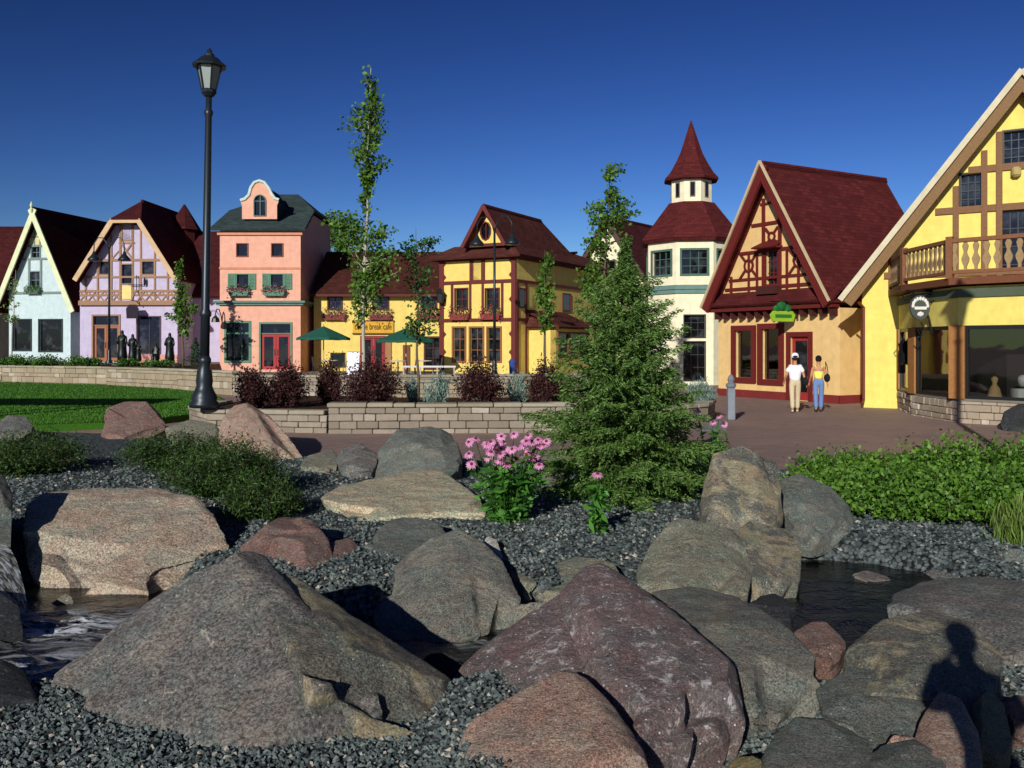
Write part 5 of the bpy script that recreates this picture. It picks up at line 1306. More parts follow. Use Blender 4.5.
def treepx(name, label, px, Y, zb, top, base_px, blobs, leafmat, bark, leaf=.1, r0=.06, **k):
    """blobs in picture units: (px, py, half width px, half height px, n)"""
    bx = (base_px-512)/F*Y; ht = H-(top[1]-345)*Y/F-zb; tx = (top[0]-512)/F*Y-bx
    n = 7; pts = [(tx*(i/n)**1.3+(.03*math.sin(i*2) if 0 < i < n else 0), .02*math.cos(i*3), ht*i/n) for i in range(n+1)]
    bl = [((a-512)/F*Y-bx, 0, H-(b_-345)*Y/F-zb, hw*Y/F, hh*Y/F, c) for a, b_, hw, hh, c in blobs]
    return tree(name, label, (bx, Y, zb), pts, bl, leafmat, bark, r0, leaf, **k)
treepx('young_tree', 'tallest young tree with pale trunk and airy crown in front of the cafe', 366, 22.5, .42, (371, 68), 362,
       [(370,88,12,20,300), (366,120,21,22,700), (368,155,20,22,700), (368,178,10,14,200), (367,203,9,14,170), (352,232,20,16,300), (372,250,26,30,800), (388,262,16,22,350), (366,292,20,26,600), (336,218,18,14,160), (380,225,14,16,180)], LF1, BIRCH, .1, .055)
treepx('young_tree', 'thin wispy young tree with drooping top beside the second green parasol', 417, 23.5, .42, (416, 228), 418,
       [(412,240,26,9,200), (400,250,14,12,120), (417,275,16,16,330), (420,312,20,24,520), (430,238,12,6,80)], LF2, BARK, .09, .04)
treepx('young_tree', 'narrow young tree before the shaded side of the corner house', 545, 33, .3, (545, 250), 545,
       [(546,268,8,18,330), (545,300,11,22,620), (545,322,9,10,200)], LF1, BARK, .13, .05)
treepx('young_tree', 'tall sparse young tree rising behind the left side of the spruce', 603, 31, .3, (612, 158), 598,
       [(612,178,13,20,380), (606,212,22,20,700), (628,210,16,12,260), (598,238,18,18,420), (592,285,14,30,620), (600,320,12,20,240)], LF1, BARK, .13, .06)
treepx('young_tree', 'young tree at the corner of the lavender house behind the lamp post', 183, 46, .9, (180, 262), 183,
       [(179,280,6,18,300), (184,312,10,26,700), (198,308,8,5,60), (172,316,7,6,60)], LF1, BARK, .16, .07)
treepx('young_tree', 'very thin pale leaved sapling in front of the mint white house', 12, 47, .9, (16, 270), 11,
       [(14,285,7,10,70), (10,312,12,9,120), (12,300,5,10,40)], LF3, BIRCH, .12, .05)
treepx('leafy_tree', 'full leafy tree showing behind the roof of the pink house', 335, 72, .5, (338, 212), 335,
       [(330,220,13,12,520), (343,232,15,15,700), (322,238,12,16,420), (346,255,14,14,420)], LF1, BARK, .24, .14, group=None)
treepx('leafy_tree', 'low leafy tree behind the cream gabled house roof', 632, 75, .5, (640, 262), 632, [(636,285,16,20,1200)], LF2, BARK, .28, .15, group=None)

def conifer(label, base, Ht, Rd, n_br, lean=(0, 0), leafs=('16301c', '4c7450'), size=.07, dens=1.0, name='spruce_tree', group=None):
    e = empty(name, base, label, 'tree', group)
    tp = lambda z: Vector((lean[0]*(z/Ht)**1.4, lean[1]*(z/Ht), z))
    m = MB(); m.tube([tp(Ht*i/8) for i in range(9)], [.06*Ht/3*(1-.95*i/8)+.004 for i in range(9)], 8)
    C, Dn = [], []
    for i in range(n_br):
        f = (i+random.random())/n_br; z = Ht*(.02+.97*f**1.12); hfrac = z/Ht
        az = i*2.39996+random.uniform(-.3, .3)
        rr = Rd*(min(1, (1-hfrac)*1.35)**1.0*sm(-.08, .3, 1-hfrac)+.03)*(1+.22*math.sin(az*2+z*4))*random.uniform(.62, 1.18)*(.82 if z < Ht*.08 else 1)
        az = i*2.39996+random.uniform(-.3, .3); dr = Vector((math.cos(az), math.sin(az), 0))
        st = tp(z); up = random.uniform(.0, .3)+.55*hfrac; droop = .3*(1-hfrac)
        path = []
        for j in range(8):
            t = j/7; path.append(st+dr*rr*t+Vector((0, 0, rr*(up*t-droop*t*t*1.3+.12*t**4))))
        if i % 2 == 0: m.tube([path[0], path[3], path[6]], [.012*Ht/3, .007, .003], 4, cap=False)
        side = Vector((-dr.y, dr.x, 0))
        nt_ = int((9+rr*22)*dens)
        for j in range(nt_):
            t = .12+.88*(j+random.random())/nt_; ix = min(6, int(t*7)); p = path[ix].lerp(path[ix+1], t*7-ix)
            ln = rr*.34*(1-t*.75)*random.uniform(.6, 1.2)+.03; sg = random.choice((-1, 1))
            td = (dr*.8+side*sg*random.uniform(.3, 1.1)+Vector((0, 0, random.uniform(-.55, .15)))).normalized()
            kk = max(4, int(ln/.018*dens)); tt = np.linspace(.05, 1, kk)[:, None]
            pc = np.array(p)[None]+np.array(td)[None]*ln*tt+np.array([0, 0, -.18])*ln*tt**2
            C.append(pc+np.random.normal(size=pc.shape)*.011); nd = np.array(td)[None]+np.random.normal(size=pc.shape)*.42; Dn.append(nd)
    m.build('trunk', BARK, e, True)
    C = np.concatenate(C); Dn = np.concatenate(Dn)
    ti = np.clip(.3+.5*np.random.rand(len(C))*np.random.rand(len(C))+.25*np.array([noise.noise(Vector(c)*3.5) for c in C]), 0, 1)
    quads('crown', leafquads(C, size, .26, d=Dn), leafm(leafs[0], leafs[1], .12), e, tints=ti); return e
bx = (626-512)/F*11.4
conifer('large blue green spruce tree in the middle of the rock garden', (bx, 11.4, .04), 3.34, 1.0, 400, (.0, 0), ('24481a', '84a852'), size=.056, dens=1.35)
p = W(192, 345, 45.5); conifer('small cone shaped evergreen before the lavender wing', (p.x, 46, .93), 1.45, .4, 90, size=.09, dens=.6, name='dwarf_evergreen')

def shrub(name, label, base, rx, ry, rz, n, leaf, lm, group=None, stems=26, asp=.7, spiky=0, cat='shrub', cl=.22, tintn=3, up=0, smat=None):
    e = empty(name, base, label, cat, group)
    m = MB(); C = []
    per = n//stems
    for i in range(stems):
        a = random.random()*6.283; f = random.random()**.5; tilt = f
        tip = Vector((math.cos(a)*rx*f, math.sin(a)*ry*f, rz*math.sqrt(max(.04, 1-f*f*.85))*random.uniform(.72, 1.12)))
        b0 = Vector((tip.x*.25, tip.y*.25, 0)); mid = b0.lerp(tip, .5)+Vector((0, 0, rz*.12))
        m.tube([b0, mid, tip], [.008, .006, .002], 3, cap=False)
        t = np.random.rand(per, 1)**.75
        P_ = np.array(b0)*(1-t)**2+2*np.array(mid)*t*(1-t)+np.array(tip)*t*t
        C.append(P_+np.random.normal(size=P_.shape)*np.array([rx, ry, rz])*cl*(.35+.65*t)*(.5 if spiky else 1))
    C = np.concatenate(C); C[:, 2] = np.maximum(C[:, 2], .01+np.random.rand(len(C))*.06)
    m.build('stems', smat or BARK, e)
    ti = np.clip(np.random.rand(len(C))*.7+.3*np.array([noise.noise(Vector(c)*tintn) for c in C])+.15, 0, 1)
    d = None
    if up: d = rdir(len(C)); d[:, 2] = np.abs(d[:, 2])+up
    quads('foliage', leafquads(C, leaf, asp, d=d), lm, e, tints=ti); return e
BARB = leafm('22100f', '56302e', .1); BLUE = leafm('5a7468', '94aca0', .1)
GB = 'dark red barberry shrubs in the planter'
for i, (x0, x1, yt, Yd, lb) in enumerate([
   (233, 272, 372, 22.2, 'dark purple barberry shrub nearest the lamp post in the stone planter'),
   (262, 312, 369, 22.8, 'broad dark purple barberry shrub in front of the pink house door'),
   (316, 342, 365, 24.0, 'small dark purple barberry shrub below the left green parasol'),
   (336, 404, 364, 22.4, 'widest dark purple barberry shrub in front of the red cafe door'),
   (450, 508, 362, 22.6, 'dark purple barberry shrub before the corner house shop windows'),
   (526, 564, 367, 23.4, 'dark purple barberry shrub left of the big spruce')]):
    c = W((x0+x1)/2, 345, Yd); r_ = (x1-x0)/2*Yd/F; hz = H-(yt-345)*Yd/F-.42
    shrub('barberry_shrub', lb, (c.x, Yd, .42), r_*.92, r_*.85, hz*1.0, int(4600+r_*6500), .055, BARB, GB, 70, cl=.15)
for x0, x1, yt, Yd, lb in [(404, 420, 378, 24, 'small blue grey grass clump right of the widest barberry'), (423, 452, 374, 23, 'blue grey grass clump between two dark barberry shrubs'), (505, 528, 374, 24, 'blue grey grass clump left of the last dark barberry'), (684, 716, 380, 24.2, 'blue grey grass clump at the right end of the planter')]:
    c = W((x0+x1)/2, 345, Yd); r_ = (x1-x0)/2*Yd/F
    shrub('blue_grass_clump', lb, (c.x, Yd, .42), r_, r_*.8, H-(yt-345)*Yd/F-.42, 1500, .12, BLUE, 'blue grey grass clumps in the planter', 34, .16, cat='grass clump', up=1.0, cl=.12)
GLW = leafm('24461a', '5c8c30')
c = W(553, 345, 25.5); shrub('green_shrub', 'low green shrub behind the last barberry beside the spruce', (c.x, 25.5, .42), .7, .6, .9, 1800, .08, GLW)
# spreading junipers
JUN = leafm('14240e', '4a6a2c', .1)
for (px, py, Yd, rx, ry, rz, n, lb) in [
   (178, 470, 14.0, .95, .9, .45, 10000, 'spreading dark green juniper left of the upright pink boulder'),
   (228, 500, 11.6, .85, 1.0, .55, 13000, 'large spreading juniper behind the long pink boulder'),
   (262, 525, 10.2, .5, .7, .35, 5000, 'low end of the juniper hanging toward the red ridged boulder'),
   (20, 468, 13.6, 1.05, 1.0, .5, 11000, 'spreading juniper at the left edge above the gravel'),
   ]:
    c = W(px, 345, Yd); shrub('juniper_shrub', lb, (c.x, Yd, .02), rx, ry, rz*1.3, int(n*1.5), .05, JUN, 'spreading junipers in the gravel', 80, .26, cl=.11, tintn=4)
# leafy bright shrubs at right
BR = leafm('234a12', '78a43c', .25, .5)
GR = 'bright green leafy shrubs along the paving'
for (X, Yd, rx, ry, rz, n, lb) in [
   (3.75, 10.6, .55, .7, .42, 5000, 'bright green leafy shrub nearest the smooth grey boulder'),
   (4.6, 10.3, .75, .8, .5, 8000, 'bright green leafy shrub second from the smooth grey boulder'),
   (5.6, 9.9, .75, .75, .5, 8500, 'bright green leafy shrub hanging over the gravel bank in the middle'),
   (6.6, 10.2, .85, .9, .58, 8500, 'bright green leafy shrub above the grass tuft at right'),
   (4.6, 12.0, .85, .8, .5, 7000, 'bright green leafy shrub at the paving edge on the left'),
   (6.0, 12.0, .95, .9, .62, 8000, 'bright green leafy shrub at the paving edge in the middle'),
   (7.5, 11.9, .95, 1.0, .75, 8000, 'tallest bright green leafy shrub below the yellow bay')]:
    shrub('leafy_shrub', lb, (X, Yd, .02), rx*1.08, ry*1.05, rz*1.1, int(n*1.7), .058, BR, GR, 90, .62, cl=.12, tintn=6)
shrub('grass_tuft', 'tall grass tuft at the right edge beside the rounded boulder', (5.05, 8.9, -.02), .32, .3, .5, 2600, .16, leafm('3a5c1c', '8aa44c', .3), None, 70, .07, cat='grass clump', up=2.5, cl=.1)
# low plants on the upper terrace
for px, Yd, r_, hz, lb in [(8, 46.5, .7, .35, 'low green shrub at the left end of terrace bed'), (21, 46.5, .7, .5, 'low green shrub under the left window of the mint white house'), (44, 46, .95, .5, 'widest low green shrub under the right window of mint white house'), (80, 45.5, .9, .45, 'low green shrub left of the wooden double door'), (94, 46, .5, .35, 'small low green shrub right in front of the wooden double door'), (127, 45.2, .6, .35, 'low green shrub below the first bronze statue'), (160, 44.5, .95, .3, 'flat green shrub below the second bronze statue')]:
    c = W(px, 345, Yd); shrub('low_shrub', lb, (c.x, Yd, .93), r_, r_*.7, hz, 1300, .1, GLW, 'low green shrubs on the terrace bed', 24)
for px, Yd, r_, hz, lb, lm in [(198, 41, .8, .35, 'low green plants right of the lamp post on the terrace', GLW), (222, 40, .9, .3, 'low yellow flowering plants before the pink house', leafm('6a8a24', 'd8c83a'))]:
    c = W(px, 345, Yd); shrub('low_shrub', lb, (c.x, Yd, .5), r_, r_*.6, hz, 1300, .09, lm, None, 20)

# ------------------------------------------------------------------ coneflowers
PETAL = leafm('cc78b4', 'f0b4d8', .3); CONE = paint('7a3018')
def coneflower(label, base, heads, h, spread, nl, cat='flowers'):
    e = empty('coneflower_clump', base, label, cat, 'purple coneflower clumps')
    m = MB(); C = []
    hs = []
    for i in range(heads):
        a = random.random()*6.283; f = random.random()**.6; tip = Vector((math.cos(a)*spread*f, math.sin(a)*spread*f, h*random.uniform(.72, 1.05)))
        b0 = Vector((tip.x*.25, tip.y*.25, 0)); m.tube([b0, b0.lerp(tip, .5)+Vector((0, 0, .03)), tip], [.006, .005, .004], 5); hs.append(tip)
        for _ in range(nl):
            t = random.random()**1.3*.8; C.append(b0.lerp(tip, t)+Vector([random.gauss(0, .05) for _ in range(3)]))
    m.build('stems', leafm('2a4a18', '4c7a2c'), e)
    C = np.array([tuple(c) for c in C]); d = rdir(len(C)); d[:, 2] = d[:, 2]*.6-.1
    quads('foliage', leafquads(C, .13, .32, d=d), leafm('24501a', '5c9a38', .3), e)
    for t in hs:
        k = 13; P_ = []
        nz_ = Vector((random.uniform(-.6, .3), random.uniform(-1.1, -.4), random.uniform(.5, 1.2))).normalized(); ex_ = nz_.orthogonal().normalized(); ey_ = nz_.cross(ex_)
        tx, ty = random.uniform(-.3, .3), random.uniform(-.5, .1)
        ctr = np.array(t)
        for j in range(k):
            a = 2*math.pi*j/k+random.uniform(-.1, .1); dr = np.array(ex_)*math.cos(a)+np.array(ey_)*math.sin(a); sd_ = -np.array(ex_)*math.sin(a)+np.array(ey_)*math.cos(a); dz = np.array(nz_)
            L_ = random.uniform(.056, .07); wv = .0125
            r1 = dr
            P_.append([ctr+r1*.008-sd_*wv*.6, ctr+r1*L_*.6-sd_*wv-dz*.006, ctr+r1*L_-dz*.02, ctr+r1*L_*.6+sd_*wv-dz*.006])
        o = quads('flower_head', np.array(P_), PETAL, e)
        c = MB(); c.ball(t+nz_*.008, (.017, .017, .017), 1); c.build('cone', CONE, o, True)
c = W(508, 345, 9.9); coneflower('clump of many pink coneflowers beside the cream slab', (c.x, 9.9, 0.02), 42, .92, .46, 24)
c = W(597, 345, 9.2); coneflower('single pink coneflower plant in front of the spruce', (c.x, 9.2, .04), 1, .62, .02, 150)
c = W(712, 345, 21.5); coneflower('few pink coneflowers peeping out right of the spruce', (c.x-.2, 13.6, .03), 4, .92, .3, 30) if False else coneflower('few pink coneflowers peeping out right of the spruce', (W(712,345,14).x, 14.0, .03), 5, .95, .28, 30)

# ------------------------------------------------------------------ cafe terrace furniture
GRN = paint('1f5a4a', .1, .9)
def umbrella(label, px, py, Y, hw):
    c = W(px, py, Y); zb = .5; e = empty('parasol', (c.x, Y, zb), label, 'parasol', 'green parasols on the cafe terrace')
    zt_ = c.z-zb; r_ = hw*Y/F
    m = MB(); m.tube([(0, 0, 0), (0, 0, zt_+.1)], .03, 8); m.lathe([(.28, 0), (.28, .06), (.05, .1)], 12); m.build('pole', wood('c8b490'), e)
    m = MB(); n = 8
    ring = [Vector((r_*math.cos(2*math.pi*k/n+.39), r_*math.sin(2*math.pi*k/n+.39), zt_-.62)) for k in range(n)]
    for k in range(n):
        a, b_ = ring[k], ring[(k+1) % n]; top = Vector((0, 0, zt_)); mid = (a+b_)/2*.97+Vector((0, 0, .02)) ; mid.z = a.z+.03
        m.poly([top, a, mid]); m.poly([top, mid, b_]); m.poly([a, a-Vector((0, 0, .12)), mid-Vector((0, 0, .12)), mid]); m.poly([mid, mid-Vector((0, 0, .12)), b_-Vector((0, 0, .12)), b_])
    cn = m.build('canopy', GRN, e)
    for k in range(n):
        q = MB(); q.tube([(0, 0, zt_-.06), ring[k]-Vector((0, 0, .03))], .012, 4); q.build('rib', wood('c8b490'), e)
umbrella('green parasol left of the cafe name board', 323.5, 326, 46.5, 27)
umbrella('green parasol right of the cafe name board', 406, 328, 45, 30)
def chair(loc, rz, label):
    e = empty('cafe_chair', loc, label, 'chair', 'cafe terrace chairs', rz); cm_ = metal('3a3230')
    m = MB(); m.box(-.2, .2, -.2, .2, .43, .46, ch=.01); m.build('seat', cm_, e)
    m = MB(); m.tube([(-.19, .19, .45), (-.19, .25, .88), (0, .27, .94), (.19, .25, .88), (.19, .19, .45)], .014, 5)
    for x in (-.1, 0, .1): m.tube([(x, .2, .46), (x, .265, .91)], .008, 4)
    m.build('backrest', cm_, e)
    for sx in (-1, 1):
        for sy in (-1, 1): q = MB(); q.tube([(sx*.18, sy*.18, .44), (sx*.2, sy*.21, 0)], .013, 5); q.build('leg', cm_, e)
def table(loc, label):
    e = empty('cafe_table', loc, label, 'table', 'round cafe tables')
    m = MB(); m.lathe([(.4, .7), (.42, .71), (.42, .74), (.4, .75)], 20); m.build('table_top', paint('d0ccc0'), e)
    m = MB(); m.lathe([(.25, 0), (.25, .02), (.04, .05), (.03, .7)], 10); m.build('pedestal', metal('2a2a2a'), e)
tl = ['left', 'middle', 'right']
for i, (px, Y) in enumerate(((330, 45.0), (398, 43.5), (424, 44.0))):
    c = W(px, 345, Y); wh = ['beneath the left parasol', 'left of the right parasol pole', 'right of the right parasol pole'][i]
    table((c.x, Y, .5), 'round white cafe table '+wh)
    chair((c.x-.65, Y+.1, .5), R(90), 'dark cafe chair at the left of the table '+wh); chair((c.x+.65, Y-.05, .5), R(-90), 'dark cafe chair at the right of the table '+wh)
c = W(353.5, 345, 44); e = empty('sandwich_board', (c.x, 44, .5), 'blank white sandwich board in front of the cafe', 'sign board')
m = MB(); m.slab([(-.3, -.22, 0), (.3, -.22, 0), (.3, -.02, 1.15), (-.3, -.02, 1.15)], .03); m.slab([(-.3, .22, 0), (.3, .22, 0), (.3, .02, 1.15), (-.3, .02, 1.15)], .03); m.build('panel', paint('eef0f4', .04), e)
m = MB(); m.tube([(-.31, 0, 1.16), (.31, 0, 1.16)], .02, 6); m.build('hinge', metal('888888'), e)
c = W(338, 345, 47); e = empty('chalkboard', (c.x, 47, .5), 'small dark framed chalkboard on an easel by the cafe wall', 'chalkboard')
m = MB(); m.box(-.36, .36, -.03, .0, .35, 1.05); m.build('board', paint('1c2422'), e)
m = MB(); 
for q in ((-.4, .4, 1.05, 1.1), (-.4, .4, .3, .35), (-.4, -.36, .35, 1.05), (.36, .4, .35, 1.05)): m.box(q[0], q[1], -.05, .01, q[2], q[3])
m.build('frame', wood('8a6a44'), e)
m = MB()
for x in (-.3, .3): m.tube([(x, -.05, 0), (x*.8, .02, 1.2)], .018, 5)
m.tube([(0, .4, 0), (0, .02, 1.1)], .018, 5); m.build('easel', wood('8a6a44'), e)
c = W(512, 345, 39.5); e = empty('litter_bin', (c.x+.03, 39.5, .5), 'blue litter bin at the corner of the yellow corner house', 'bin')
m = MB(); m.lathe([(.13, 0), (.14, .05), (.16, .7)], 14); m.build('bin_body', paint('3a4a8a'), e); m = MB(); m.lathe([(.18, .7), (.18, .78), (.1, .88), (.02, .9)], 14); m.build('lid', paint('3a4a8a'), e)
e = empty('terrace_railing', (-4.9, 40, .5), 'white topped low railing along the front of the cafe terrace', 'railing')
m = MB(); m.box(0, 2.4, -.04, .04, .5, .58); m.build('top_rail', paint('dcd8d0'), e)
for k in range(4): q = MB(); q.box(.05+k*.75, .11+k*.75, -.03, .03, 0, .5); q.build('post', paint('b8b0a4'), e)
# grey carved bollard
c = W(731, 345, 24); e = empty('bollard', (c.x, 24, 0), 'weathered grey carved post at the right end of the planter', 'bollard')
m = MB(); m.box(-.1, .1, -.1, .1, 0, .85, ch=.02); m.build('shaft', stonem('8a9098', '70767c', 'a0a6ac'), e); m = MB(); m.lathe([(.1, .85), (.14, .9), (.14, .96), (.07, 1.0), (.1, 1.08), (.06, 1.18), (.01, 1.22)], 10); m.build('finial', stonem('8a9098', '70767c', 'a0a6ac'), e)
c = W(720, 345, 23.2); rock('dark flat slab lying at the right foot of the planter wall', 'dgrey', [(700,432,20.9),(706,422,21.5),(722,420,21.6),(727,430,21),(716,437,20.6)], .6, 90)

# ------------------------------------------------------------------ people
def skin(name, chains, mat, parent=None, lev=2, tint_=None):
    """chains: list of [(x,y,z,r)...]; the first vertex of later chains may name a joint of an earlier one by equal position"""
    vs, es, rs, idx = [], [], [], {}
    for ch in chains:
        prev = None
        for p in ch:
            k = tuple(round(v, 4) for v in p[:3])
            if k not in idx: idx[k] = len(vs); vs.append(p[:3]); rs.append(p[3] if hasattr(p[3], '__len__') else (p[3], p[3]))
            if prev is not None and prev != idx[k]: es.append((prev, idx[k]))
            prev = idx[k]
    me = bpy.data.meshes.new(name); me.from_pydata(vs, es, []); o = bpy.data.objects.new(name, me); link(o)
    o.modifiers.new('s', 'SKIN'); s_ = o.modifiers.new('u', 'SUBSURF'); s_.levels = lev; s_.render_levels = lev
    for i, v in enumerate(me.skin_vertices[0].data): v.radius = rs[i]; v.use_root = (i == 0)
    e = evalmesh(o); bpy.data.objects.remove(o)
    e.materials.clear(); e.materials.append(mat); e.name = name
    for p in e.polygons: p.use_smooth = True
    return link(bpy.data.objects.new(name, e), parent)
SKIN = paint('c08a68', .06, .6, .1)
def person(label, loc, rz, h, top, bottom, hair, shoes, sleeves='short', stride=.16, armsep=.1, hat=None, topmat_long=.0, fem=False, mat_skin=SKIN, handup=False):
    e = empty('person', loc, label, 'person', None, rz); s = h/1.72
    g = lambda *p: tuple(v*s for v in p[:3])+(((p[3]*s) if not hasattr(p[3], '__len__') else tuple(q*s for q in p[3])),)
    sh = .165 if fem else .185; hp = .095
    pel = g(0, 0, .93, (.135, .1)); wai = g(0, 0, 1.08, (.115 if fem else .135, .09)); che = g(0, -.0, 1.27, (.15 if fem else .17, .105)); nb = g(0, .01, 1.42, (.075, .06)); nk = g(0, 0, 1.48, .05); hb = g(0, -.01, 1.56, (.072, .085)); hd = g(0, -.01, 1.63, (.078, .09)); ht = g(0, -.005, 1.69, (.055, .06))
    ch = [[pel, wai, che, nb, nk, hb, hd, ht]]
    legs = []
    for sx, st in ((-1, stride), (1, -stride)):
        hip = g(sx*hp, 0, .88, .085); kn = g(sx*(hp-.005), -st*.55-.02, .49, .056); an = g(sx*(hp-.01), -st if st > 0 else -st*1.15, .09 if st > 0 else .12, .036); toe = g(sx*(hp+.005), -st-.15 if st > 0 else -st-.1, .03, .028)
        legs.append((hip, kn, an, toe)); ch.append([pel, hip, kn, an, toe])
    arms = []
    for sx, st in ((-1, -1), (1, 1)):
        sho = g(sx*sh, .01, 1.38, .052); el = g(sx*(sh+.05+armsep*.3), .03+.03*st, 1.12, .038); wr = g(sx*(sh+.06+armsep), -.08*st-.04, .9, .027)
        if handup: el = g(sx*(sh+.03), -.16, 1.22, .05); wr = g(sx*.06, -.2, 1.56, .035)
        arms.append((sho, el, wr)); ch.append([che, sho, el, wr])
    body = skin('body', ch, mat_skin, e)
    # hands: palm with four fingers and thumb
    for (sho, el, wr), sx in zip(arms, (-1, 1)):
        w_ = Vector(wr[:3]); d = (w_-Vector(el[:3])).normalized(); sd_ = Vector((0, -1, 0)); sd_ = (sd_-d*sd_.dot(d)).normalized(); nn = d.cross(sd_)
        pm = w_+d*.05*s; C2 = [[tuple(w_)+(.022*s,), tuple(pm)+((.034*s, .016*s),), tuple(w_+d*.085*s)+((.034*s, .014*s),)]]
        for k, L_ in enumerate((.07, .08, .075, .06)):
            b_ = w_+d*.085*s+sd_*(.027-.018*k)*s; mdp = b_+d*L_*.5*s+nn*.006*s*sx; tp_ = b_+d*L_*.9*s+nn*.025*s*sx
            C2.append([tuple(w_+d*.085*s)+((.034*s, .014*s),), tuple(b_)+(.009*s,), tuple(mdp)+(.008*s,), tuple(tp_)+(.006*s,)])
        C2.append([tuple(pm)+((.034*s, .016*s),), tuple(pm+sd_*.035*s)+(.011*s,), tuple(pm+sd_*.05*s+d*.04*s)+(.008*s,)])
        skin('hand', C2, mat_skin, e, 1)
    ex = lambda p, k: p[:3]+((tuple(q*k for q in p[3]) if hasattr(p[3], '__len__') else p[3]*k),)
    sc_ = 1.12 if sleeves == 'none' else 1.3
    tc = [[(pel[0], pel[1], pel[2]-.02*s, (.165*s, .125*s)) if topmat_long else (0, 0, 1.0*s, (.132*s, .1*s)), ex(wai, sc_), ex((wai[0], 0, (wai[2]+che[2])/2, che[3]), sc_*.95), ex(che, sc_), (nb[0], nb[1], nb[2]-.02*s, (.11*s, .08*s))]]
    for (sho, el, wr), sx in zip(arms, (-1, 1)):
        if sleeves == 'short': m_ = tuple(a*.3+b_*.7 for a, b_ in zip(sho[:3], el[:3]))+(.072*s,); tc.append([ex(che, sc_), (sho[0]*.85, 0, sho[2]-.015, .085*s), m_])
        elif sleeves == 'none': tc.append([ex(che, sc_), (sx*.1*s, 0, 1.38*s, .07*s), (sx*.085*s, 0, 1.43*s, .045*s)])
        elif sleeves == 'long': tc.append([ex(che, sc_), ex(sho, 1.25), ex(el, 1.35), ex(wr, 1.35)])
    skin('shirt', tc, top, e)
    bc = [[ex(wai, 1.04), ex(pel, 1.12)]]
    for hip, kn, an, toe in legs: bc.append([ex(pel, 1.12), ex(hip, 1.16), ex(kn, 1.35), ex(an, 1.9)])
    skin('trousers', bc, bottom, e)
    for hip, kn, an, toe in legs: skin('shoe', [[(an[0], an[1]+.03*s, max(.045, an[2]-.055)*1, .042*s), (an[0], an[1]-.03*s, max(.04, an[2]-.06), .045*s), (toe[0], toe[1]-.02*s, .035, (.042*s, .03*s))]], shoes, e, 1)
    # face
    hc = Vector(hd[:3]); m = MB(); m.ball(hc+Vector((0, -.098*s, -.02*s)), (.013*s, .02*s, .022*s), 1)
    m.ball(hc+Vector((0, -.088*s, -.062*s)), (.022*s, .008*s, .006*s), 1)
    for sx in (-1, 1): m.ball(hc+Vector((sx*.08*s, .005, -.015*s)), (.01*s, .018*s, .028*s), 1)
    m.build('facial_features', mat_skin, e, True)
    m = MB()
    for sx in (-1, 1): m.ball(hc+Vector((sx*.03*s, -.085*s, .01*s)), (.012*s, .008*s, .008*s), 1)
    m.build('eyes', paint('201814'), e)
    m = MB(); m.ball(hc+Vector((0, .022*s, .015*s)), (.096*s, .106*s, .112*s), 3)
    for v in list(m.bm.verts):
        q = v.co-hc
        if q.y < -.035*s and q.z < .05*s: v.co = hc+q*.8
        if q.z < -.075*s: v.co.z = hc.z-.075*s
    if fem:
        m.ball(hc+Vector((0, .1*s, .05*s)), .045*s, 2)
    m.build('hair', hair, e, True)
    if hat:
        m = MB(); m.lathe([(.105*s, .0), (.108*s, .04*s), (.1*s, .09*s), (.06*s, .125*s), (.005, .135*s)], 16, hc+Vector((0, 0, .03*s))); m.slab([hc+Vector((x*s, y*s, .035*s)) for x, y in ((-.09, -.06), (-.07, -.16), (0, -.19), (.07, -.16), (.09, -.06))], .01); m.lathe([(.125*s, .025*s), (.11*s, .05*s)], 16, hc); m.build('cap', hat, e, True)
    return e, arms, s
ppl = [(W(795, 345, 26.7).x, 26.7), (W(818.5, 345, 26.9).x, 26.9)]
CL = lambda h_: paint(h_, .1, .95, .3, 8.0)
e1, ar1, s1 = person('man seen from behind in a white cap, loose white shirt and khaki trousers', (ppl[0][0], ppl[0][1], 0), R(180-12), 1.7, CL('f0f0f4'), CL('cfc09a'), paint('2a2018'), paint('c8b8a0'), 'short', .17, .06, paint('f4f4f4', .05), 1)
e2, ar2, s2 = person('woman seen from behind in a yellow tank top and blue jeans, dark hair up', (ppl[1][0], ppl[1][1], 0), R(180-12), 1.66, CL('f2ec6c'), CL('6a88b8'), paint('1a1210'), paint('3c3430'), 'none', .13, .03, None, 0, True)
def bag(label, loc, sc=1):
    e = empty('shoulder_bag', loc, label, 'bag')
    m = MB(); m.ball((0, 0, 0), (.08*sc, .16*sc, .13*sc), 3, .03); m.build('bag_body', paint('18181c'), e, True)
    m = MB(); m.tube([(0, -.1, .08), (-.02, -.06, .35), (-.05, 0, .48), (-.02, .06, .35), (0, .1, .08)], .012, 5); m.build('strap', paint('18181c'), e)
bag('black shoulder bag hanging at the right side of the man in white', (ppl[0][0]+.27, ppl[0][1]-.06, .92), 1.05)
bag('small black bag at the right hip of the woman in yellow', (ppl[1][0]+.235, ppl[1][1]-.06, 1.02), 1.0)
person('photographer standing right of the camera, casting a shadow on the boulders', (1.2, 1.2, .28), R(-30), 1.78, CL('39424c'), CL('4a4438'), paint('2a2018'), paint('2a2420'), 'long', .04, .1, None, 1, handup=True)

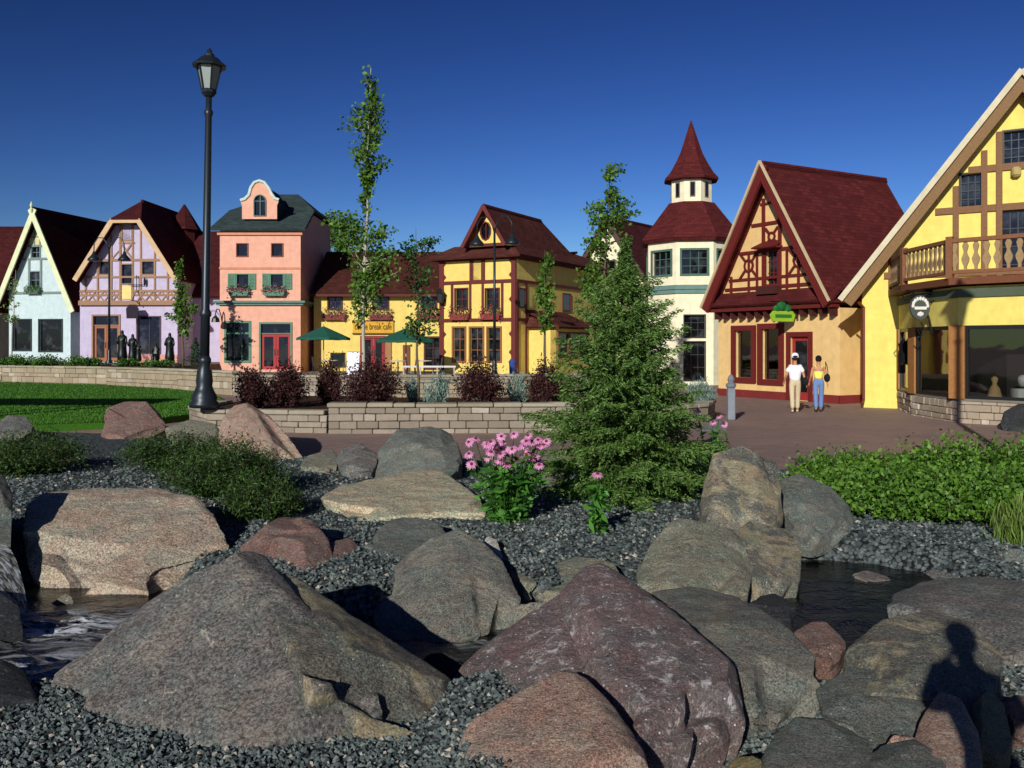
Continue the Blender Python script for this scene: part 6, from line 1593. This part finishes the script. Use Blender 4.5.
# bronze statues on the terrace
BZ = metal('1c2220', .4, .6)
def statue(label, px, Y, zb, figs):
    c = W(px, 345, Y); e = empty('bronze_statue', (c.x, Y, zb), label, 'statue')
    m = MB(); m.lathe([(.9, 0), (.92, .12), (.85, .15)], 18); m.build('plinth', stonem('70685c', '58524a', '8a8478'), e)
    for fx, h_, seated in figs:
        s = h_/1.7; z0 = .14
        g = lambda x, y, z, r: (fx+x*s*.85, y*s, z0+z*s, r*s*(1.3 if z < 1.3 else 1.1))
        if seated: ch = [[g(0, 0, .5, .17), g(0, .02, .85, .17), g(0, 0, 1.05, .15), g(0, -.02, 1.18, .06), g(0, -.03, 1.32, .1), g(0, -.03, 1.42, .05)], [g(0, 0, .5, .17), g(-.1, -.4, .5, .1), g(-.12, -.45, .05, .08)], [g(0, 0, .5, .17), g(.1, -.38, .5, .1), g(.14, -.45, .05, .08)], [g(0, 0, 1.05, .15), g(-.2, 0, 1.0, .06), g(-.25, -.25, .75, .05)], [g(0, 0, 1.05, .15), g(.2, 0, 1.0, .06), g(.2, -.3, .8, .05)], [g(0, 0, .5, .17), g(0, .05, .05, .22)]]
        else: ch = [[g(0, 0, .9, .17), g(0, 0, 1.2, .17), g(0, 0, 1.38, .14), g(0, 0, 1.48, .055), g(0, -.01, 1.6, .09), g(0, 0, 1.7, .05)], [g(0, 0, .9, .17), g(0, 0, .5, .2), g(0, 0, .05, .24)], [g(0, 0, 1.38, .14), g(-.2, 0, 1.35, .06), g(-.27, -.1, 1.05, .05), g(-.15, -.25, 1.0, .04)], [g(0, 0, 1.38, .14), g(.2, 0, 1.35, .06), g(.28, -.05, 1.05, .05), g(.2, -.2, .85, .04)]]
        skin('figure', ch, BZ, e, 2)
statue('bronze statue of standing figures before the lavender house', 128, 47.5, .9, [(-.3, 1.75, 0), (.25, 1.55, 0), (.55, 1.1, 0)])
statue('bronze statue of a seated and a standing figure right of the shop window', 165, 46.5, .9, [(-.45, 1.3, 1), (.25, 1.6, 0)])
# pavilion added out of view so its flat roof shades a strip of lawn
e = empty('lawn_occluder', (-20.6, 17.4, .1), 'flat roofed pavilion added out of view to cast the lawn shadow', 'occluder')
m = MB(); m.box(-5.5, 5.2, -1.5, 1.5, 4.7, 4.9); m.build('roof', wood('6a4a34'), e)
for x in (-5, 4.8):
    for y in (-1.2, 1.2): q = MB(); q.box(x-.1, x+.1, y-.1, y+.1, 0, 4.7); q.build('post', wood('6a4a34'), e)
